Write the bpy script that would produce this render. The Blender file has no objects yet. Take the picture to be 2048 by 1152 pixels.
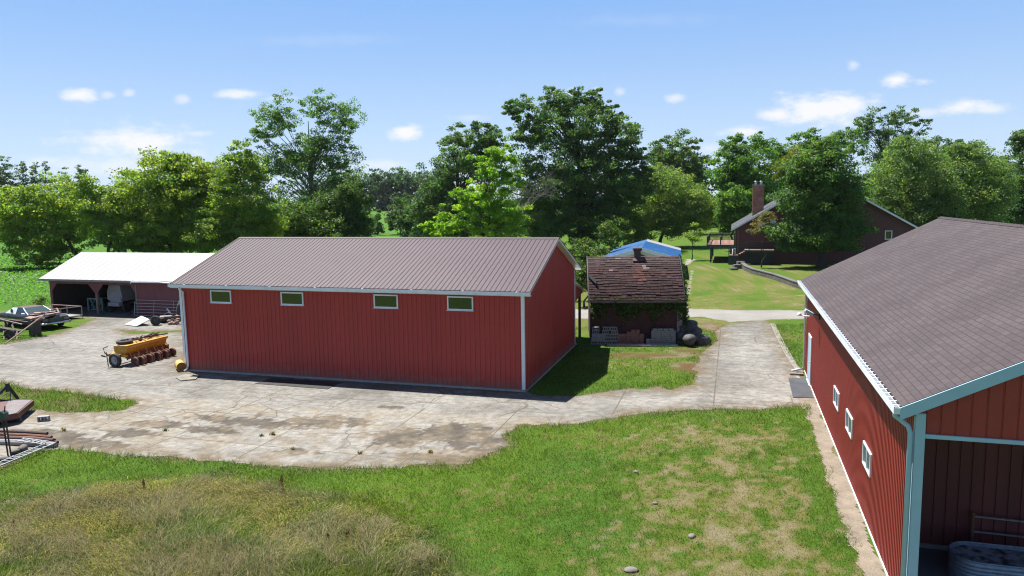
import bpy, math, random
import numpy as np
from mathutils import Matrix, Vector
R=math.radians
scene=bpy.context.scene; COL=scene.collection
rng=np.random.default_rng(7); random.seed(7)
# ------------------------------------------------------------------ camera model (metres)
H=8.3; F=1473.876; PITCH=.1202; ROLL=-.0147; YAW=.2918
_c,_s=math.cos(ROLL),math.sin(ROLL); _cp,_sp=math.cos(PITCH),math.sin(PITCH)
def ray(px,py):
    a,b=px-1024,py-576; u=_c*a+_s*b; w=_s*a-_c*b
    return Vector((u,F*_cp+w*_sp,-F*_sp+w*_cp))
def G(px,py,z=0.):                      # point of the photograph on the level z
    d=ray(px,py); t=(z-H)/d.z; return Vector((d.x*t,d.y*t,z))
def AT(px,py,Y):                        # point of the photograph at distance Y
    d=ray(px,py); t=Y/d.y; return Vector((d.x*t,Y,H+d.z*t))
cam=bpy.data.cameras.new('camera'); co=bpy.data.objects.new('camera',cam); COL.objects.link(co)
cam.sensor_width=36; cam.lens=F/2048*36; cam.clip_start=.1; cam.clip_end=9000
X0=Vector((1,0,0)); U0=Vector((0,_sp,_cp)); FW=Vector((0,_cp,-_sp))
Rt=_c*X0+_s*U0; Up=-_s*X0+_c*U0
M=Matrix((Rt,Up,-FW)).transposed().to_4x4(); M.translation=Vector((0,0,H)); co.matrix_world=M
scene.camera=co
# ------------------------------------------------------------------ noise
_perm=np.random.default_rng(3).random((256,256))
def vn(x,y):
    xi=np.floor(x).astype(int); yi=np.floor(y).astype(int); fx=x-xi; fy=y-yi
    fx=fx*fx*(3-2*fx); fy=fy*fy*(3-2*fy); g=lambda i,j:_perm[(i)&255,(j)&255]
    return (g(xi,yi)*(1-fx)+g(xi+1,yi)*fx)*(1-fy)+(g(xi,yi+1)*(1-fx)+g(xi+1,yi+1)*fx)*fy
def fbm(x,y,s=1.,o=4,seed=0):
    x=np.asarray(x,float)*s+seed*17.3; y=np.asarray(y,float)*s+seed*9.1; r=0;a=.5;t=0
    for k in range(o): r=r+a*vn(x,y); t+=a; a*=.5; x=x*2.03+5.1; y=y*2.03+1.7
    return r/t
def sst(e0,e1,x): t=np.clip((x-e0)/(e1-e0),0,1); return t*t*(3-2*t)
def inside(P,x,y):
    r=np.zeros(x.shape,bool); n=len(P)
    for i in range(n):
        x1,y1=P[i]; x2,y2=P[(i+1)%n]
        if y1==y2: continue
        c=((y1>y)!=(y2>y))&(x<(x2-x1)*(y-y1)/(y2-y1)+x1); r^=c
    return r
def sdist(P,x,y):                       # >0 inside
    d=np.full(x.shape,1e9); n=len(P)
    for i in range(n):
        x1,y1=P[i]; x2,y2=P[(i+1)%n]; dx,dy=x2-x1,y2-y1; L=dx*dx+dy*dy+1e-12
        t=np.clip(((x-x1)*dx+(y-y1)*dy)/L,0,1); d=np.minimum(d,(x-x1-t*dx)**2+(y-y1-t*dy)**2)
    return np.sqrt(d)*np.where(inside(P,x,y),1,-1)
def polyG(L): return [(G(*p).x,G(*p).y) for p in L]
# ------------------------------------------------------------------ materials
MATS={}
def nm(name):
    m=bpy.data.materials.new(name); m.use_nodes=True; MATS[name]=m
    nt=m.node_tree; b=nt.nodes['Principled BSDF']; return m,nt,b
def N(nt,t,**k):
    n=nt.nodes.new(t)
    for a,v in k.items():
        if a in n.inputs.keys(): n.inputs[a].default_value=v
        else: setattr(n,a,v)
    return n
def mixc(nt,fac,a,b,blend='MIX'):
    n=nt.nodes.new('ShaderNodeMix'); n.data_type='RGBA'; n.blend_type=blend; n.clamp_factor=True
    for i,v in ((0,fac),(6,a),(7,b)):
        if hasattr(v,'node'): nt.links.new(v,n.inputs[i])
        elif i==0: n.inputs[0].default_value=v
        else: n.inputs[i].default_value=(*v,1)
    return n.outputs[2]
def ramp(nt,src,p0,p1):
    r=nt.nodes.new('ShaderNodeMapRange'); r.clamp=True; r.inputs[1].default_value=p0; r.inputs[2].default_value=p1
    nt.links.new(src,r.inputs[0]); return r.outputs[0]
def noise(nt,scale,detail=4,rough=.55,vec=None,sc=None):
    n=N(nt,'ShaderNodeTexNoise'); n.inputs['Scale'].default_value=scale; n.inputs['Detail'].default_value=detail; n.inputs['Roughness'].default_value=rough
    if vec is None: vec=N(nt,'ShaderNodeTexCoord').outputs['Object']
    if sc:
        mp=N(nt,'ShaderNodeMapping'); mp.inputs['Scale'].default_value=sc; nt.links.new(vec,mp.inputs[0]); vec=mp.outputs[0]
    nt.links.new(vec,n.inputs['Vector']); return n.outputs['Fac']
def bump(nt,b,h,st=.3,dist=.02):
    n=N(nt,'ShaderNodeBump'); n.inputs['Strength'].default_value=st; n.inputs['Distance'].default_value=dist
    nt.links.new(h,n.inputs['Height']); nt.links.new(n.outputs[0],b.inputs['Normal'])
def pm(name,c1,c2=None,scale=3.,rough=.6,metal=0.,bmp=0.,lo=.35,hi=.65,spec=.5,sc=None,fine=None):
    m,nt,b=nm(name); b.inputs['Roughness'].default_value=rough; b.inputs['Metallic'].default_value=metal
    b.inputs['Specular IOR Level'].default_value=spec
    if c2 is None: c2=tuple(x*.8 for x in c1)
    f=noise(nt,scale,5,.6,sc=sc); col=mixc(nt,ramp(nt,f,lo,hi),c1,c2)
    if fine: col=mixc(nt,ramp(nt,noise(nt,fine[0],3,.7),.4,.7),col,fine[1])
    nt.links.new(col,b.inputs['Base Color'])
    if bmp: bump(nt,b,noise(nt,scale*6,4),bmp,.02)
    return m
RED=pm('red_siding',(.40,.032,.029),(.35,.028,.026),.9,.42,spec=.4,sc=(1,1,.2),fine=(7,(.29,.032,.030)))
REDR=pm('red_siding_worn',(.34,.038,.031),(.28,.032,.027),1.5,.5,spec=.35,sc=(1,1,.2),fine=(9,(.27,.05,.04)))
SHADEW=pm('shade_dark_boards',(.035,.022,.022),(.02,.015,.016),2.,.8,sc=(1,1,.2)); REDD=pm('red_old_siding',(.17,.045,.055),(.13,.035,.045),2.,.7,sc=(1,1,.2))  # near-black boards carry the machine shed's interior shade in their colour
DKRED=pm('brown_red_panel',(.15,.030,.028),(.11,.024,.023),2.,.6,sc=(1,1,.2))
def weather(m):                          # dust splashed up the foot of the wall, and each sheet slightly different
    nt=m.node_tree; b=nt.nodes['Principled BSDF']; col=b.inputs['Base Color'].links[0].from_socket; tc=N(nt,'ShaderNodeTexCoord').outputs['Object']; sp=N(nt,'ShaderNodeSeparateXYZ'); nt.links.new(tc,sp.inputs[0])
    M=lambda op,a,c: (lambda n:[nt.links.new(v,n.inputs[i]) if hasattr(v,'node') else setattr(n.inputs[i],'default_value',v) for i,v in enumerate((a,c))] and n.outputs[0])(N(nt,'ShaderNodeMath',operation=op))
    sh=M('FLOOR',M('DIVIDE',M('ADD',sp.outputs[0],sp.outputs[1]),.914),0.); wn=N(nt,'ShaderNodeTexWhiteNoise'); wn.noise_dimensions='1D'; nt.links.new(sh,wn.inputs['W'])
    col=mixc(nt,M('MULTIPLY',wn.outputs[0],.55),col,(.80,.84,.86),'MULTIPLY')
    st=ramp(nt,noise(nt,1.,5,.65,None,(2.2,2.2,.12)),.50,.72); col=mixc(nt,M('MULTIPLY',st,.45),col,(.80,.95,1.0),'MULTIPLY')
    h=N(nt,'ShaderNodeMapRange'); nt.links.new(M('ADD',sp.outputs[2],M('MULTIPLY',noise(nt,2.5,5,.7),-.9)),h.inputs[0]); h.inputs[1].default_value=-.35; h.inputs[2].default_value=.12; h.inputs[3].default_value=.6; h.inputs[4].default_value=0
    col=mixc(nt,h.outputs[0],col,(.24,.13,.105)); nt.links.new(col,b.inputs['Base Color'])
weather(RED)
WHITE=pm('white_trim',(.74,.77,.80),(.62,.66,.70),3.,.4)
TEAL=pm('pale_teal_trim',(.33,.50,.59),(.29,.45,.54),2.5,.45)
MAUVE=pm('mauve_roof_metal',(.070,.046,.054),(.060,.041,.048),.6,.5,spec=.25,fine=(3,(.065,.044,.051)))
MAUVED=pm('mauve_dark_trim',(.07,.055,.06),(.055,.045,.05),2,.5)
ROOFW=pm('white_roof_metal',(.255,.25,.255),(.225,.222,.23),.5,.6)
GALV=pm('galvanised',(.42,.45,.48),(.28,.31,.34),4.,.45,.6)
STEEL=pm('pipe_steel',(.30,.31,.34),(.20,.20,.23),6.,.5,.5)
BLACK=pm('black_rubber',(.018,.018,.02),(.035,.034,.034),5.,.8)
BLKM=pm('black_metal',(.015,.017,.02),(.03,.03,.032),5.,.5)
RUST=pm('rusty_iron',(.19,.075,.04),(.10,.045,.032),7.,.8,bmp=.4)
RUSTD=pm('dark_rust',(.085,.048,.042),(.05,.034,.034),6.,.8,bmp=.4)
RUSTP=pm('pale_rust',(.27,.18,.15),(.17,.10,.08),6.,.75)
YEL=pm('yellow_paint',(.60,.36,.02),(.48,.24,.02),3.,.5,fine=(14,(.30,.12,.03)))
YELP=pm('pale_yellow_paint',(.62,.47,.14),(.5,.3,.06),4.,.55)
ORG=pm('orange_drum_paint',(.30,.11,.014),(.17,.055,.012),5.,.55)
WOOD=pm('weathered_wood',(.20,.15,.12),(.12,.09,.075),4.,.8,sc=(4,4,.6))
WOODG=pm('grey_board',(.27,.25,.25),(.19,.175,.18),3.,.8)
DKGRN=pm('dark_green_paint',(.02,.045,.04),(.03,.06,.05),5.,.5)
DECKW=pm('deck_boards',(.27,.15,.115),(.20,.11,.085),4.,.7)
CONC=pm('concrete_block',(.29,.29,.30),(.21,.21,.225),5.,.85,bmp=.3)
CONCL=pm('pale_concrete',(.34,.33,.31),(.27,.26,.25),2.,.85,bmp=.3,fine=(12,(.22,.21,.19)))
BRICKR=pm('red_brick',(.25,.11,.095),(.18,.085,.08),8.,.85)
STONE=pm('field_stone',(.085,.08,.08),(.042,.041,.044),3.,.8,bmp=.5)
STONEW=pm('wall_stone',(.12,.112,.10),(.055,.052,.05),2.5,.85,bmp=.6)
DOORMAT=pm('dark_mat',(.03,.034,.042),(.05,.055,.064),1.6,.75)
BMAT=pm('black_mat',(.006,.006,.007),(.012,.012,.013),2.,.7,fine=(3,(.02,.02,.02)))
FLOORC=pm('bay_floor_grey',(.16,.17,.19),(.11,.12,.135),1.5,.85)  # plain blue-grey of the bay floor
TANK=pm('zinc_tank',(.17,.22,.30),(.12,.16,.23),4.,.5,.35,fine=(8,(.26,.30,.36)))
SILT=pm('tank_debris',(.24,.25,.30),(.035,.03,.035),3.5,.9,lo=.45,hi=.6,bmp=.5)
BLUE=pm('blue_roof_metal',(.012,.095,.27),(.010,.075,.22),1.,.4,fine=(1.6,(.03,.13,.30)))
HROOF=pm('grey_roof_metal',(.15,.155,.16),(.12,.125,.13),.7,.45)
CARB=pm('black_car_paint',(.008,.009,.012),(.02,.02,.022),2.,.4,spec=.3)
CHROME=pm('chrome',(.62,.64,.67),(.35,.36,.38),5.,.25,.9)
BARK=pm('bark',(.07,.055,.045),(.035,.03,.026),3.,.9,bmp=.6,sc=(3,3,.5))
BARKW=pm('pale_bark',(.34,.33,.29),(.14,.13,.11),1.6,.85,sc=(1,1,.4))
TWIG=pm('bare_twig',(.24,.215,.20),(.15,.13,.12),3.,.9)
GRAIN=pm('grey_wagon_panel',(.34,.33,.36),(.25,.24,.27),2.,.7)
SOFFIT=pm('dark_soffit',(.30,.30,.29),(.22,.22,.22),2.,.7)
def glass(name,c,r=.04):
    m,nt,b=nm(name); b.inputs['Base Color'].default_value=(*c,1); b.inputs['Roughness'].default_value=r; b.inputs['Specular IOR Level'].default_value=.9
    bump(nt,b,noise(nt,2.2,2),.12,.06); return m
GLASS=glass('window_glass',(.022,.030,.016)); GLASSD=glass('dark_glass',(.012,.016,.02)); GLASSC=glass('car_glass',(.03,.05,.055),.2)
GLASSP=glass('pale_glass',(.05,.075,.085),.12); KERB=pm('kerb_concrete',(.25,.235,.21),(.14,.13,.11),2.5,.9,bmp=.4,fine=(9,(.15,.14,.10)))
def shingle(name,c1,c2,c3,cm,bw,rh,swap=None):
    m,nt,b=nm(name); tc=N(nt,'ShaderNodeUVMap').outputs[0]
    br=N(nt,'ShaderNodeTexBrick'); br.inputs['Scale'].default_value=1; br.inputs['Brick Width'].default_value=bw; br.inputs['Row Height'].default_value=rh
    br.inputs['Mortar Size'].default_value=.010; br.inputs['Mortar Smooth'].default_value=.2; br.inputs['Bias'].default_value=-.1
    br.inputs['Color1'].default_value=(*c1,1); br.inputs['Color2'].default_value=(*c2,1); br.inputs['Mortar'].default_value=(*cm,1)
    nt.links.new(tc,br.inputs['Vector'])
    big=ramp(nt,noise(nt,.5,4,.6),.4,.62)
    col=mixc(nt,big,br.outputs['Color'],c3,'MULTIPLY'); 
    # row by row lift: each course rises towards its lower edge
    sp=N(nt,'ShaderNodeSeparateXYZ'); nt.links.new(tc,sp.inputs[0])
    md=N(nt,'ShaderNodeMath',operation='MODULO'); nt.links.new(sp.outputs[1],md.inputs[0]); md.inputs[1].default_value=rh
    mt=N(nt,'ShaderNodeMath',operation='MULTIPLY'); nt.links.new(md.outputs[0],mt.inputs[0]); mt.inputs[1].default_value=-1/rh
    ad=N(nt,'ShaderNodeMath',operation='SUBTRACT'); nt.links.new(mt.outputs[0],ad.inputs[0]); nt.links.new(br.outputs['Fac'],ad.inputs[1])
    fine=noise(nt,40,2); col=mixc(nt,ramp(nt,fine,.3,.75),col,tuple(x*.75 for x in c1))
    nt.links.new(col,b.inputs['Base Color']); b.inputs['Roughness'].default_value=.85; b.inputs['Specular IOR Level'].default_value=.3
    bump(nt,b,ad.outputs[0],.8,.012); return m
SHING=shingle('brown_shingle',(.082,.064,.067),(.050,.041,.046),(.70,.68,.71),(.030,.024,.026),.33,.143)
SHINGH=shingle('ridge_shingle',(.055,.043,.045),(.045,.035,.037),(.9,.85,.85),(.02,.017,.018),.3,.2)
def brickmat(name,c1,c2,cm,bw=.21,rh=.075,ms=.008):
    m,nt,b=nm(name); tc=N(nt,'ShaderNodeTexCoord').outputs['Object']
    sp=N(nt,'ShaderNodeSeparateXYZ'); nt.links.new(tc,sp.inputs[0]); cb=N(nt,'ShaderNodeCombineXYZ')
    ad=N(nt,'ShaderNodeMath',operation='ADD'); nt.links.new(sp.outputs[0],ad.inputs[0]); nt.links.new(sp.outputs[1],ad.inputs[1])
    nt.links.new(ad.outputs[0],cb.inputs[0]); nt.links.new(sp.outputs[2],cb.inputs[1])
    br=N(nt,'ShaderNodeTexBrick'); br.inputs['Scale'].default_value=1; br.inputs['Brick Width'].default_value=bw; br.inputs['Row Height'].default_value=rh; br.inputs['Mortar Size'].default_value=ms
    br.inputs['Color1'].default_value=(*c1,1); br.inputs['Color2'].default_value=(*c2,1); br.inputs['Mortar'].default_value=(*cm,1)
    nt.links.new(cb.outputs[0],br.inputs['Vector'])
    col=mixc(nt,ramp(nt,noise(nt,1.2,5,.65),.4,.7),br.outputs['Color'],tuple(x*.55 for x in c1))
    nt.links.new(col,b.inputs['Base Color']); b.inputs['Roughness'].default_value=.9; bump(nt,b,br.outputs['Fac'],-.5,.01); return m
BRICK=brickmat('chimney_brick',(.33,.13,.085),(.26,.095,.065),(.28,.22,.19))
OLDBR=brickmat('old_dark_brick',(.085,.028,.027),(.06,.022,.021),(.045,.034,.032))
def vcol(name,rough=.8,trans=0.,fine=None,spec=.3,bmp=None,extra=None,tint=(1.28,1.42,.52)):
    m,nt,b=nm(name); at=N(nt,'ShaderNodeAttribute',attribute_name='Col'); col=at.outputs['Color']
    if fine:
        for (sc,lo,hi,mul) in fine: col=mixc(nt,ramp(nt,noise(nt,sc,5,.65),lo,hi),col,mul,'MULTIPLY')
    if extra: col=extra(nt,col)
    nt.links.new(col,b.inputs['Base Color']); b.inputs['Roughness'].default_value=rough; b.inputs['Specular IOR Level'].default_value=spec
    if bmp: bump(nt,b,noise(nt,bmp[0],5,.7),bmp[1],bmp[2])
    if trans:
        t=N(nt,'ShaderNodeBsdfTranslucent'); g=mixc(nt,1.,col,tint,'MULTIPLY'); nt.links.new(g,t.inputs[0])
        mx=N(nt,'ShaderNodeMixShader'); mx.inputs[0].default_value=trans
        nt.links.new(b.outputs[0],mx.inputs[1]); nt.links.new(t.outputs[0],mx.inputs[2]); nt.links.new(mx.outputs[0],nt.nodes['Material Output'].inputs[0])
    return m
LEAF=vcol('leaf',.5,.62,spec=.35); BLADE=vcol('grass_blade',.55,.5,spec=.3,tint=(1.1,1.2,.62))
# ------------------------------------------------------------------ objects
def props(o,label=None,cat=None,group=None,kind=None):
    if label: o['label']=label
    if cat: o['category']=cat
    if group: o['group']=group
    if kind: o['kind']=kind
    return o
def thing(name,label,cat,loc=(0,0,0),rz=0.,group=None):
    o=bpy.data.objects.new(name,None); COL.objects.link(o); o.empty_display_size=.3
    o.location=loc; o.rotation_euler=(0,0,rz); return props(o,label,cat,group)
class MB:
    def __init__(s): s.v=[]; s.f=[]; s.uv=None
    def add(s,v,f):
        n=len(s.v); s.v+= [tuple(p) for p in v]; s.f+=[tuple(i+n for i in q) for q in f]; return s
    def box(s,x0,x1,y0,y1,z0,z1,M=None):
        v=[(x,y,z) for z in (z0,z1) for y in (y0,y1) for x in (x0,x1)]
        if M is not None: v=[M@Vector(p) for p in v]
        return s.add(v,[(0,2,3,1),(4,5,7,6),(0,1,5,4),(2,6,7,3),(0,4,6,2),(1,3,7,5)])
    def cbox(s,c,d,rot=(0,0,0)):
        M=Matrix.Translation(c)@Matrix.Rotation(rot[2],4,'Z')@Matrix.Rotation(rot[1],4,'Y')@Matrix.Rotation(rot[0],4,'X')
        a,b,e=d[0]/2,d[1]/2,d[2]/2; return s.box(-a,a,-b,b,-e,e,M)
    def tube(s,pts,r,n=6,cap=True):
        pts=[Vector(p) for p in pts]; rs=r if hasattr(r,'__len__') else [r]*len(pts); base=len(s.v); k=len(pts)
        for i,p in enumerate(pts):
            d=(pts[min(i+1,k-1)]-pts[max(i-1,0)]); d.normalize()
            a=Vector((0,0,1)) if abs(d.z)<.9 else Vector((1,0,0)); e=d.cross(a).normalized(); g=d.cross(e)
            for j in range(n):
                t=2*math.pi*(j+.5)/n; s.v.append(tuple(p+float(rs[i])*(math.cos(t)*e+math.sin(t)*g)))
        for i in range(k-1):
            for j in range(n):
                q=base+i*n; s.f.append((q+j,q+(j+1)%n,q+n+(j+1)%n,q+n+j))
        if cap: s.f.append(tuple(base+j for j in range(n))[::-1]); s.f.append(tuple(base+(k-1)*n+j for j in range(n)))
        return s
    def prism(s,poly,a,b,ax='y'):       # polygon in the other two axes, extruded from a to b
        n=len(poly); P=lambda q,t: {'y':(q[0],t,q[1]),'x':(t,q[0],q[1]),'z':(q[0],q[1],t)}[ax]
        v=[P(q,a) for q in poly]+[P(q,b) for q in poly]
        return s.add(v,[tuple(range(n)),tuple(range(2*n-1,n-1,-1))]+[(i,i+n,(i+1)%n+n,(i+1)%n) for i in range(n)])
    def lathe(s,prof,c=(0,0,0),ax='z',n=20):   # profile of (radius, height)
        base=len(s.v)
        for (r,h) in prof:
            for j in range(n):
                t=2*math.pi*j/n; a,b=r*math.cos(t),r*math.sin(t)
                p={'z':(a,b,h),'y':(a,h,b),'x':(h,a,b)}[ax]; s.v.append((p[0]+c[0],p[1]+c[1],p[2]+c[2]))
        for i in range(len(prof)-1):
            for j in range(n):
                q=base+i*n; s.f.append((q+j,q+(j+1)%n,q+n+(j+1)%n,q+n+j))
        return s
    def build(s,name,mat,parent=None,smooth=False,bevel=0.,uv=None):
        me=bpy.data.meshes.new(name); me.from_pydata(s.v,[],s.f); me.materials.append(mat); me.update()
        if uv is not None:
            l=me.uv_layers.new(name='UVMap')
            for i,lp in enumerate(me.loops): l.data[i].uv=uv(*me.vertices[lp.vertex_index].co)
        o=bpy.data.objects.new(name,me); COL.objects.link(o)
        if parent is not None: o.parent=parent
        if smooth: me.shade_smooth()
        if bevel:
            md=o.modifiers.new('bevel','BEVEL'); md.width=bevel; md.segments=2; md.limit_method='ANGLE'; md.angle_limit=R(35)
        return o
def npmesh(name,V,Fq,mat,cols=None,parent=None,k=4):
    V=np.asarray(V,np.float32); Fq=np.asarray(Fq,np.int32); me=bpy.data.meshes.new(name)
    me.vertices.add(len(V)); me.vertices.foreach_set('co',V.ravel()); me.loops.add(Fq.size); me.loops.foreach_set('vertex_index',Fq.ravel())
    me.polygons.add(len(Fq)); me.polygons.foreach_set('loop_start',np.arange(0,Fq.size,k,dtype=np.int32))
    me.update(calc_edges=True); me.validate()
    if cols is not None:
        a=me.color_attributes.new('Col','FLOAT_COLOR','POINT'); c=np.ones((len(V),4),np.float32); c[:,:3]=cols; a.data.foreach_set('color',c.ravel())
    me.materials.append(mat); o=bpy.data.objects.new(name,me); COL.objects.link(o)
    if parent is not None: o.parent=parent
    return o
def copy_tree(o,parent=None):
    c=o.copy(); COL.objects.link(c); c.parent=parent
    for ch in list(o.children): copy_tree(ch,c)
    return c
EXPO=1.18
# ------------------------------------------------------------------ world and sun
SUND=Vector((-1.35,1.3,4.1)).normalized(); EL=math.asin(SUND.z); AZ=math.atan2(SUND.x,SUND.y)
w=bpy.data.worlds.new('World'); scene.world=w; w.use_nodes=True; nt=w.node_tree; bg=nt.nodes['Background']
sky=N(nt,'ShaderNodeTexSky'); sky.sky_type='NISHITA'; sky.sun_disc=False; sky.sun_elevation=EL; sky.sun_rotation=AZ
sky.air_density=1.0; sky.dust_density=.0; sky.ozone_density=2.0; sky.altitude=200
tcv=N(nt,'ShaderNodeTexCoord').outputs['Generated']; sp=N(nt,'ShaderNodeSeparateXYZ'); nt.links.new(tcv,sp.inputs[0])
def mth(op,a,b=None,c=None):
    n=nt.nodes.new('ShaderNodeMath'); n.operation=op
    for i,v in enumerate((a,b,c)):
        if v is None: continue
        if hasattr(v,'node'): nt.links.new(v,n.inputs[i])
        else: n.inputs[i].default_value=v
    return n.outputs[0]
ymax=mth('MAXIMUM',sp.outputs[1],.05); ca=mth('DIVIDE',sp.outputs[0],ymax); ce=mth('DIVIDE',sp.outputs[2],ymax)
cb=N(nt,'ShaderNodeCombineXYZ'); nt.links.new(ca,cb.inputs[0]); nt.links.new(ce,cb.inputs[1])
nz=noise(nt,26,8,.62,cb.outputs[0],(1,2.1,1)); nz2=noise(nt,5,3,.5,cb.outputs[0],(1,2,1))
wob=mth('ADD',mth('MULTIPLY',mth('SUBTRACT',nz,.5),2.2),mth('MULTIPLY',mth('SUBTRACT',nz2,.5),1.2)); tot=None
for (px,py,rx,ry,st) in [(265,283,140,42,1.1),(215,330,190,28,.6),(160,190,34,16,1.05),(215,190,16,10,.5),(258,186,14,9,.55),(366,199,17,10,.55),(475,188,52,11,.85),(560,197,40,8,.4),(812,267,34,20,1.2),(95,322,50,14,.4),
    (395,268,40,9,.45),(1645,220,112,34,1.3),(1560,228,55,16,1.),(1490,263,58,14,1.),(1797,158,38,16,1.1),(1848,163,28,9,.55),(1920,213,52,20,1.05),(1980,220,45,11,.75),(1850,225,40,13,.5),(1352,196,28,11,.7),(1706,130,12,11,.5),(1240,183,12,10,.5),(1192,183,12,11,.5),(1142,186,14,12,.6),
    (940,235,50,9,.3),(760,330,60,10,.5),(1422,297,35,12,.6),(640,80,200,14,.10),(1270,40,160,16,.08)]:
    a=ray(px,py); a0,e0=a.x/a.y,a.z/a.y; b=ray(px+rx,py); a1=b.x/b.y; b=ray(px,py-ry); e1=b.z/b.y
    dx=mth('DIVIDE',mth('SUBTRACT',ca,a0),a1-a0); dy=mth('DIVIDE',mth('SUBTRACT',ce,e0),e1-e0)
    d=mth('SQRT',mth('ADD',mth('MULTIPLY',dx,dx),mth('MULTIPLY',dy,dy)))
    v=mth('ADD',mth('SUBTRACT',1.25,d),wob); mr=N(nt,'ShaderNodeMapRange',interpolation_type='SMOOTHSTEP'); nt.links.new(v,mr.inputs[0]); mr.inputs[1].default_value=0; mr.inputs[2].default_value=1.25; mr.inputs[4].default_value=st
    tot=mr.outputs[0] if tot is None else mth('MAXIMUM',tot,mr.outputs[0])
front=mth('GREATER_THAN',sp.outputs[1],.15); fac=mth('MULTIPLY',mth('MINIMUM',tot,1.),front)
SKYS=.06
hs=N(nt,'ShaderNodeHueSaturation'); hs.inputs['Saturation'].default_value=1.0; hs.inputs['Value'].default_value=1.0; nt.links.new(sky.outputs[0],hs.inputs['Color'])
low=N(nt,'ShaderNodeMapRange',interpolation_type='SMOOTHSTEP'); nt.links.new(sp.outputs[2],low.inputs[0]); low.inputs[1].default_value=.30; low.inputs[2].default_value=.62; low.inputs[3].default_value=.85; low.inputs[4].default_value=0
band=N(nt,'ShaderNodeMapRange',interpolation_type='SMOOTHSTEP'); nt.links.new(sp.outputs[2],band.inputs[0]); band.inputs[1].default_value=-.02; band.inputs[2].default_value=.30
air=mixc(nt,band.outputs[0],(4.5,5.75,7.4),(1.9,3.7,7.1)); skyc=mixc(nt,low.outputs[0],hs.outputs[0],air)
ccol=mixc(nt,fac,skyc,(7.0,7.1,7.3)); nt.links.new(ccol,bg.inputs[0]); bg.inputs[1].default_value=SKYS
sl=bpy.data.lights.new('sun','SUN'); sl.energy=5.0; sl.angle=R(.53); sl.color=(1,.955,.88); so=bpy.data.objects.new('sun',sl); COL.objects.link(so)
so.rotation_euler=SUND.to_track_quat('Z','Y').to_euler(); so.location=(0,0,60)
scene.view_settings.view_transform='Standard'; scene.view_settings.look='None'; scene.view_settings.exposure=EXPO; scene.view_settings.gamma=1
cy=scene.cycles; cy.denoising_prefilter='NONE'; cy.max_bounces=8; cy.diffuse_bounces=5; cy.pixel_filter_type='BLACKMAN_HARRIS'; cy.filter_width=1.15; cy.glossy_bounces=2; cy.transmission_bounces=3; cy.transparent_max_bounces=4; cy.caustics_reflective=False; cy.caustics_refractive=False
# ------------------------------------------------------------------ layout polygons
Uv=Vector((math.sin(YAW),math.cos(YAW),0)); Vv=Vector((math.cos(YAW),-math.sin(YAW),0))
A0=Vector((.472,31.1995,0)); B0=Vector((7.6114,13.4606,0)); BL,BD=17.68,10.7; RL,RW=21.55,10.8
def loc(x,y,O): return (x-O.x)*Vv.x+(y-O.y)*Vv.y,(x-O.x)*Uv.x+(y-O.y)*Uv.y
YARD=polyG([(-160,700),(0,688),(62,678),(110,668),(160,652),(188,638),(150,628),(97,622),(100,612),(285,616),(290,636),(380,636),(380,660),(300,664),(236,660),(262,668),(375,664),(372,742),(1048,783),(1085,792),(1150,792),(1215,784),(1262,776),(1290,778),(1318,772),(1340,779),(1383,770),(1394,749),(1385,737),(1403,706),(1433,681),(1431,659),(1463,646),(1528,641),(1545,648),(1572,703),(1600,744),(1630,790),(1630,808),(1600,812),(1517,822),(1444,818),(1299,827),(1180,844),(1121,850),(1042,851),(1008,868),(1021,892),(960,915),(919,933),(843,930),(802,938),(700,937),(612,939),(485,929),(410,922),(239,911),(150,900),(116,898),(60,905),(0,940),(-160,990)])
ISLE=polyG([(-120,745),(0,766),(31,771),(43,779),(97,782),(135,785),(208,795),(278,807),(243,822),(139,826),(87,820),(52,820),(0,826),(-120,830)])
ROAD=polyG([(1100,618),(1250,618),(1380,617),(1460,619),(1640,621),(1760,622),(1760,640),(1640,637),(1530,641),(1463,645),(1400,634),(1380,635),(1250,638),(1100,638)])
PATH=polyG([(1373,590),(1381,590),(1384,568),(1388,548),(1388,541),(1380,541),(1377,560)])
PATH2=polyG([(1366,534),(1371,518),(1394,518),(1388,523),(1378,529)])
STRIP=[(B0.x+a*Vv.x+b*Uv.x,B0.y+a*Vv.y+b*Uv.y) for a,b in ((-.02,-6),(-.02,18.2),(-.75,18.2),(-.58,12),(-.60,6),(-.56,0),(-.6,-6))]
TALL=polyG([(-90,1010),(60,990),(180,975),(300,952),(430,948),(560,957),(660,985),(770,1015),(850,1060),(930,1115),(985,1200),(-120,1260)])
LAWNL=polyG([(1060,790),(1150,690),(1190,640),(1190,600)])
def mulch(x,y):
    r=np.zeros(np.shape(x))
    for (px,py,rx,ry) in ((1395,702,1.9,.75),(1320,712,2.6,.6),(1380,735,1.0,1.4),(1250,708,1.4,.4),(1425,655,.8,2.2)):
        p=G(px,py); r=np.maximum(r,np.exp(-(((x-p.x)/rx)**2+((y-p.y)/ry)**2)**2))
    return r*sst(.18,.36,fbm(x,y,1.4,4,9))
def back_mask(y): return sst(40,48,y)
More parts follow.
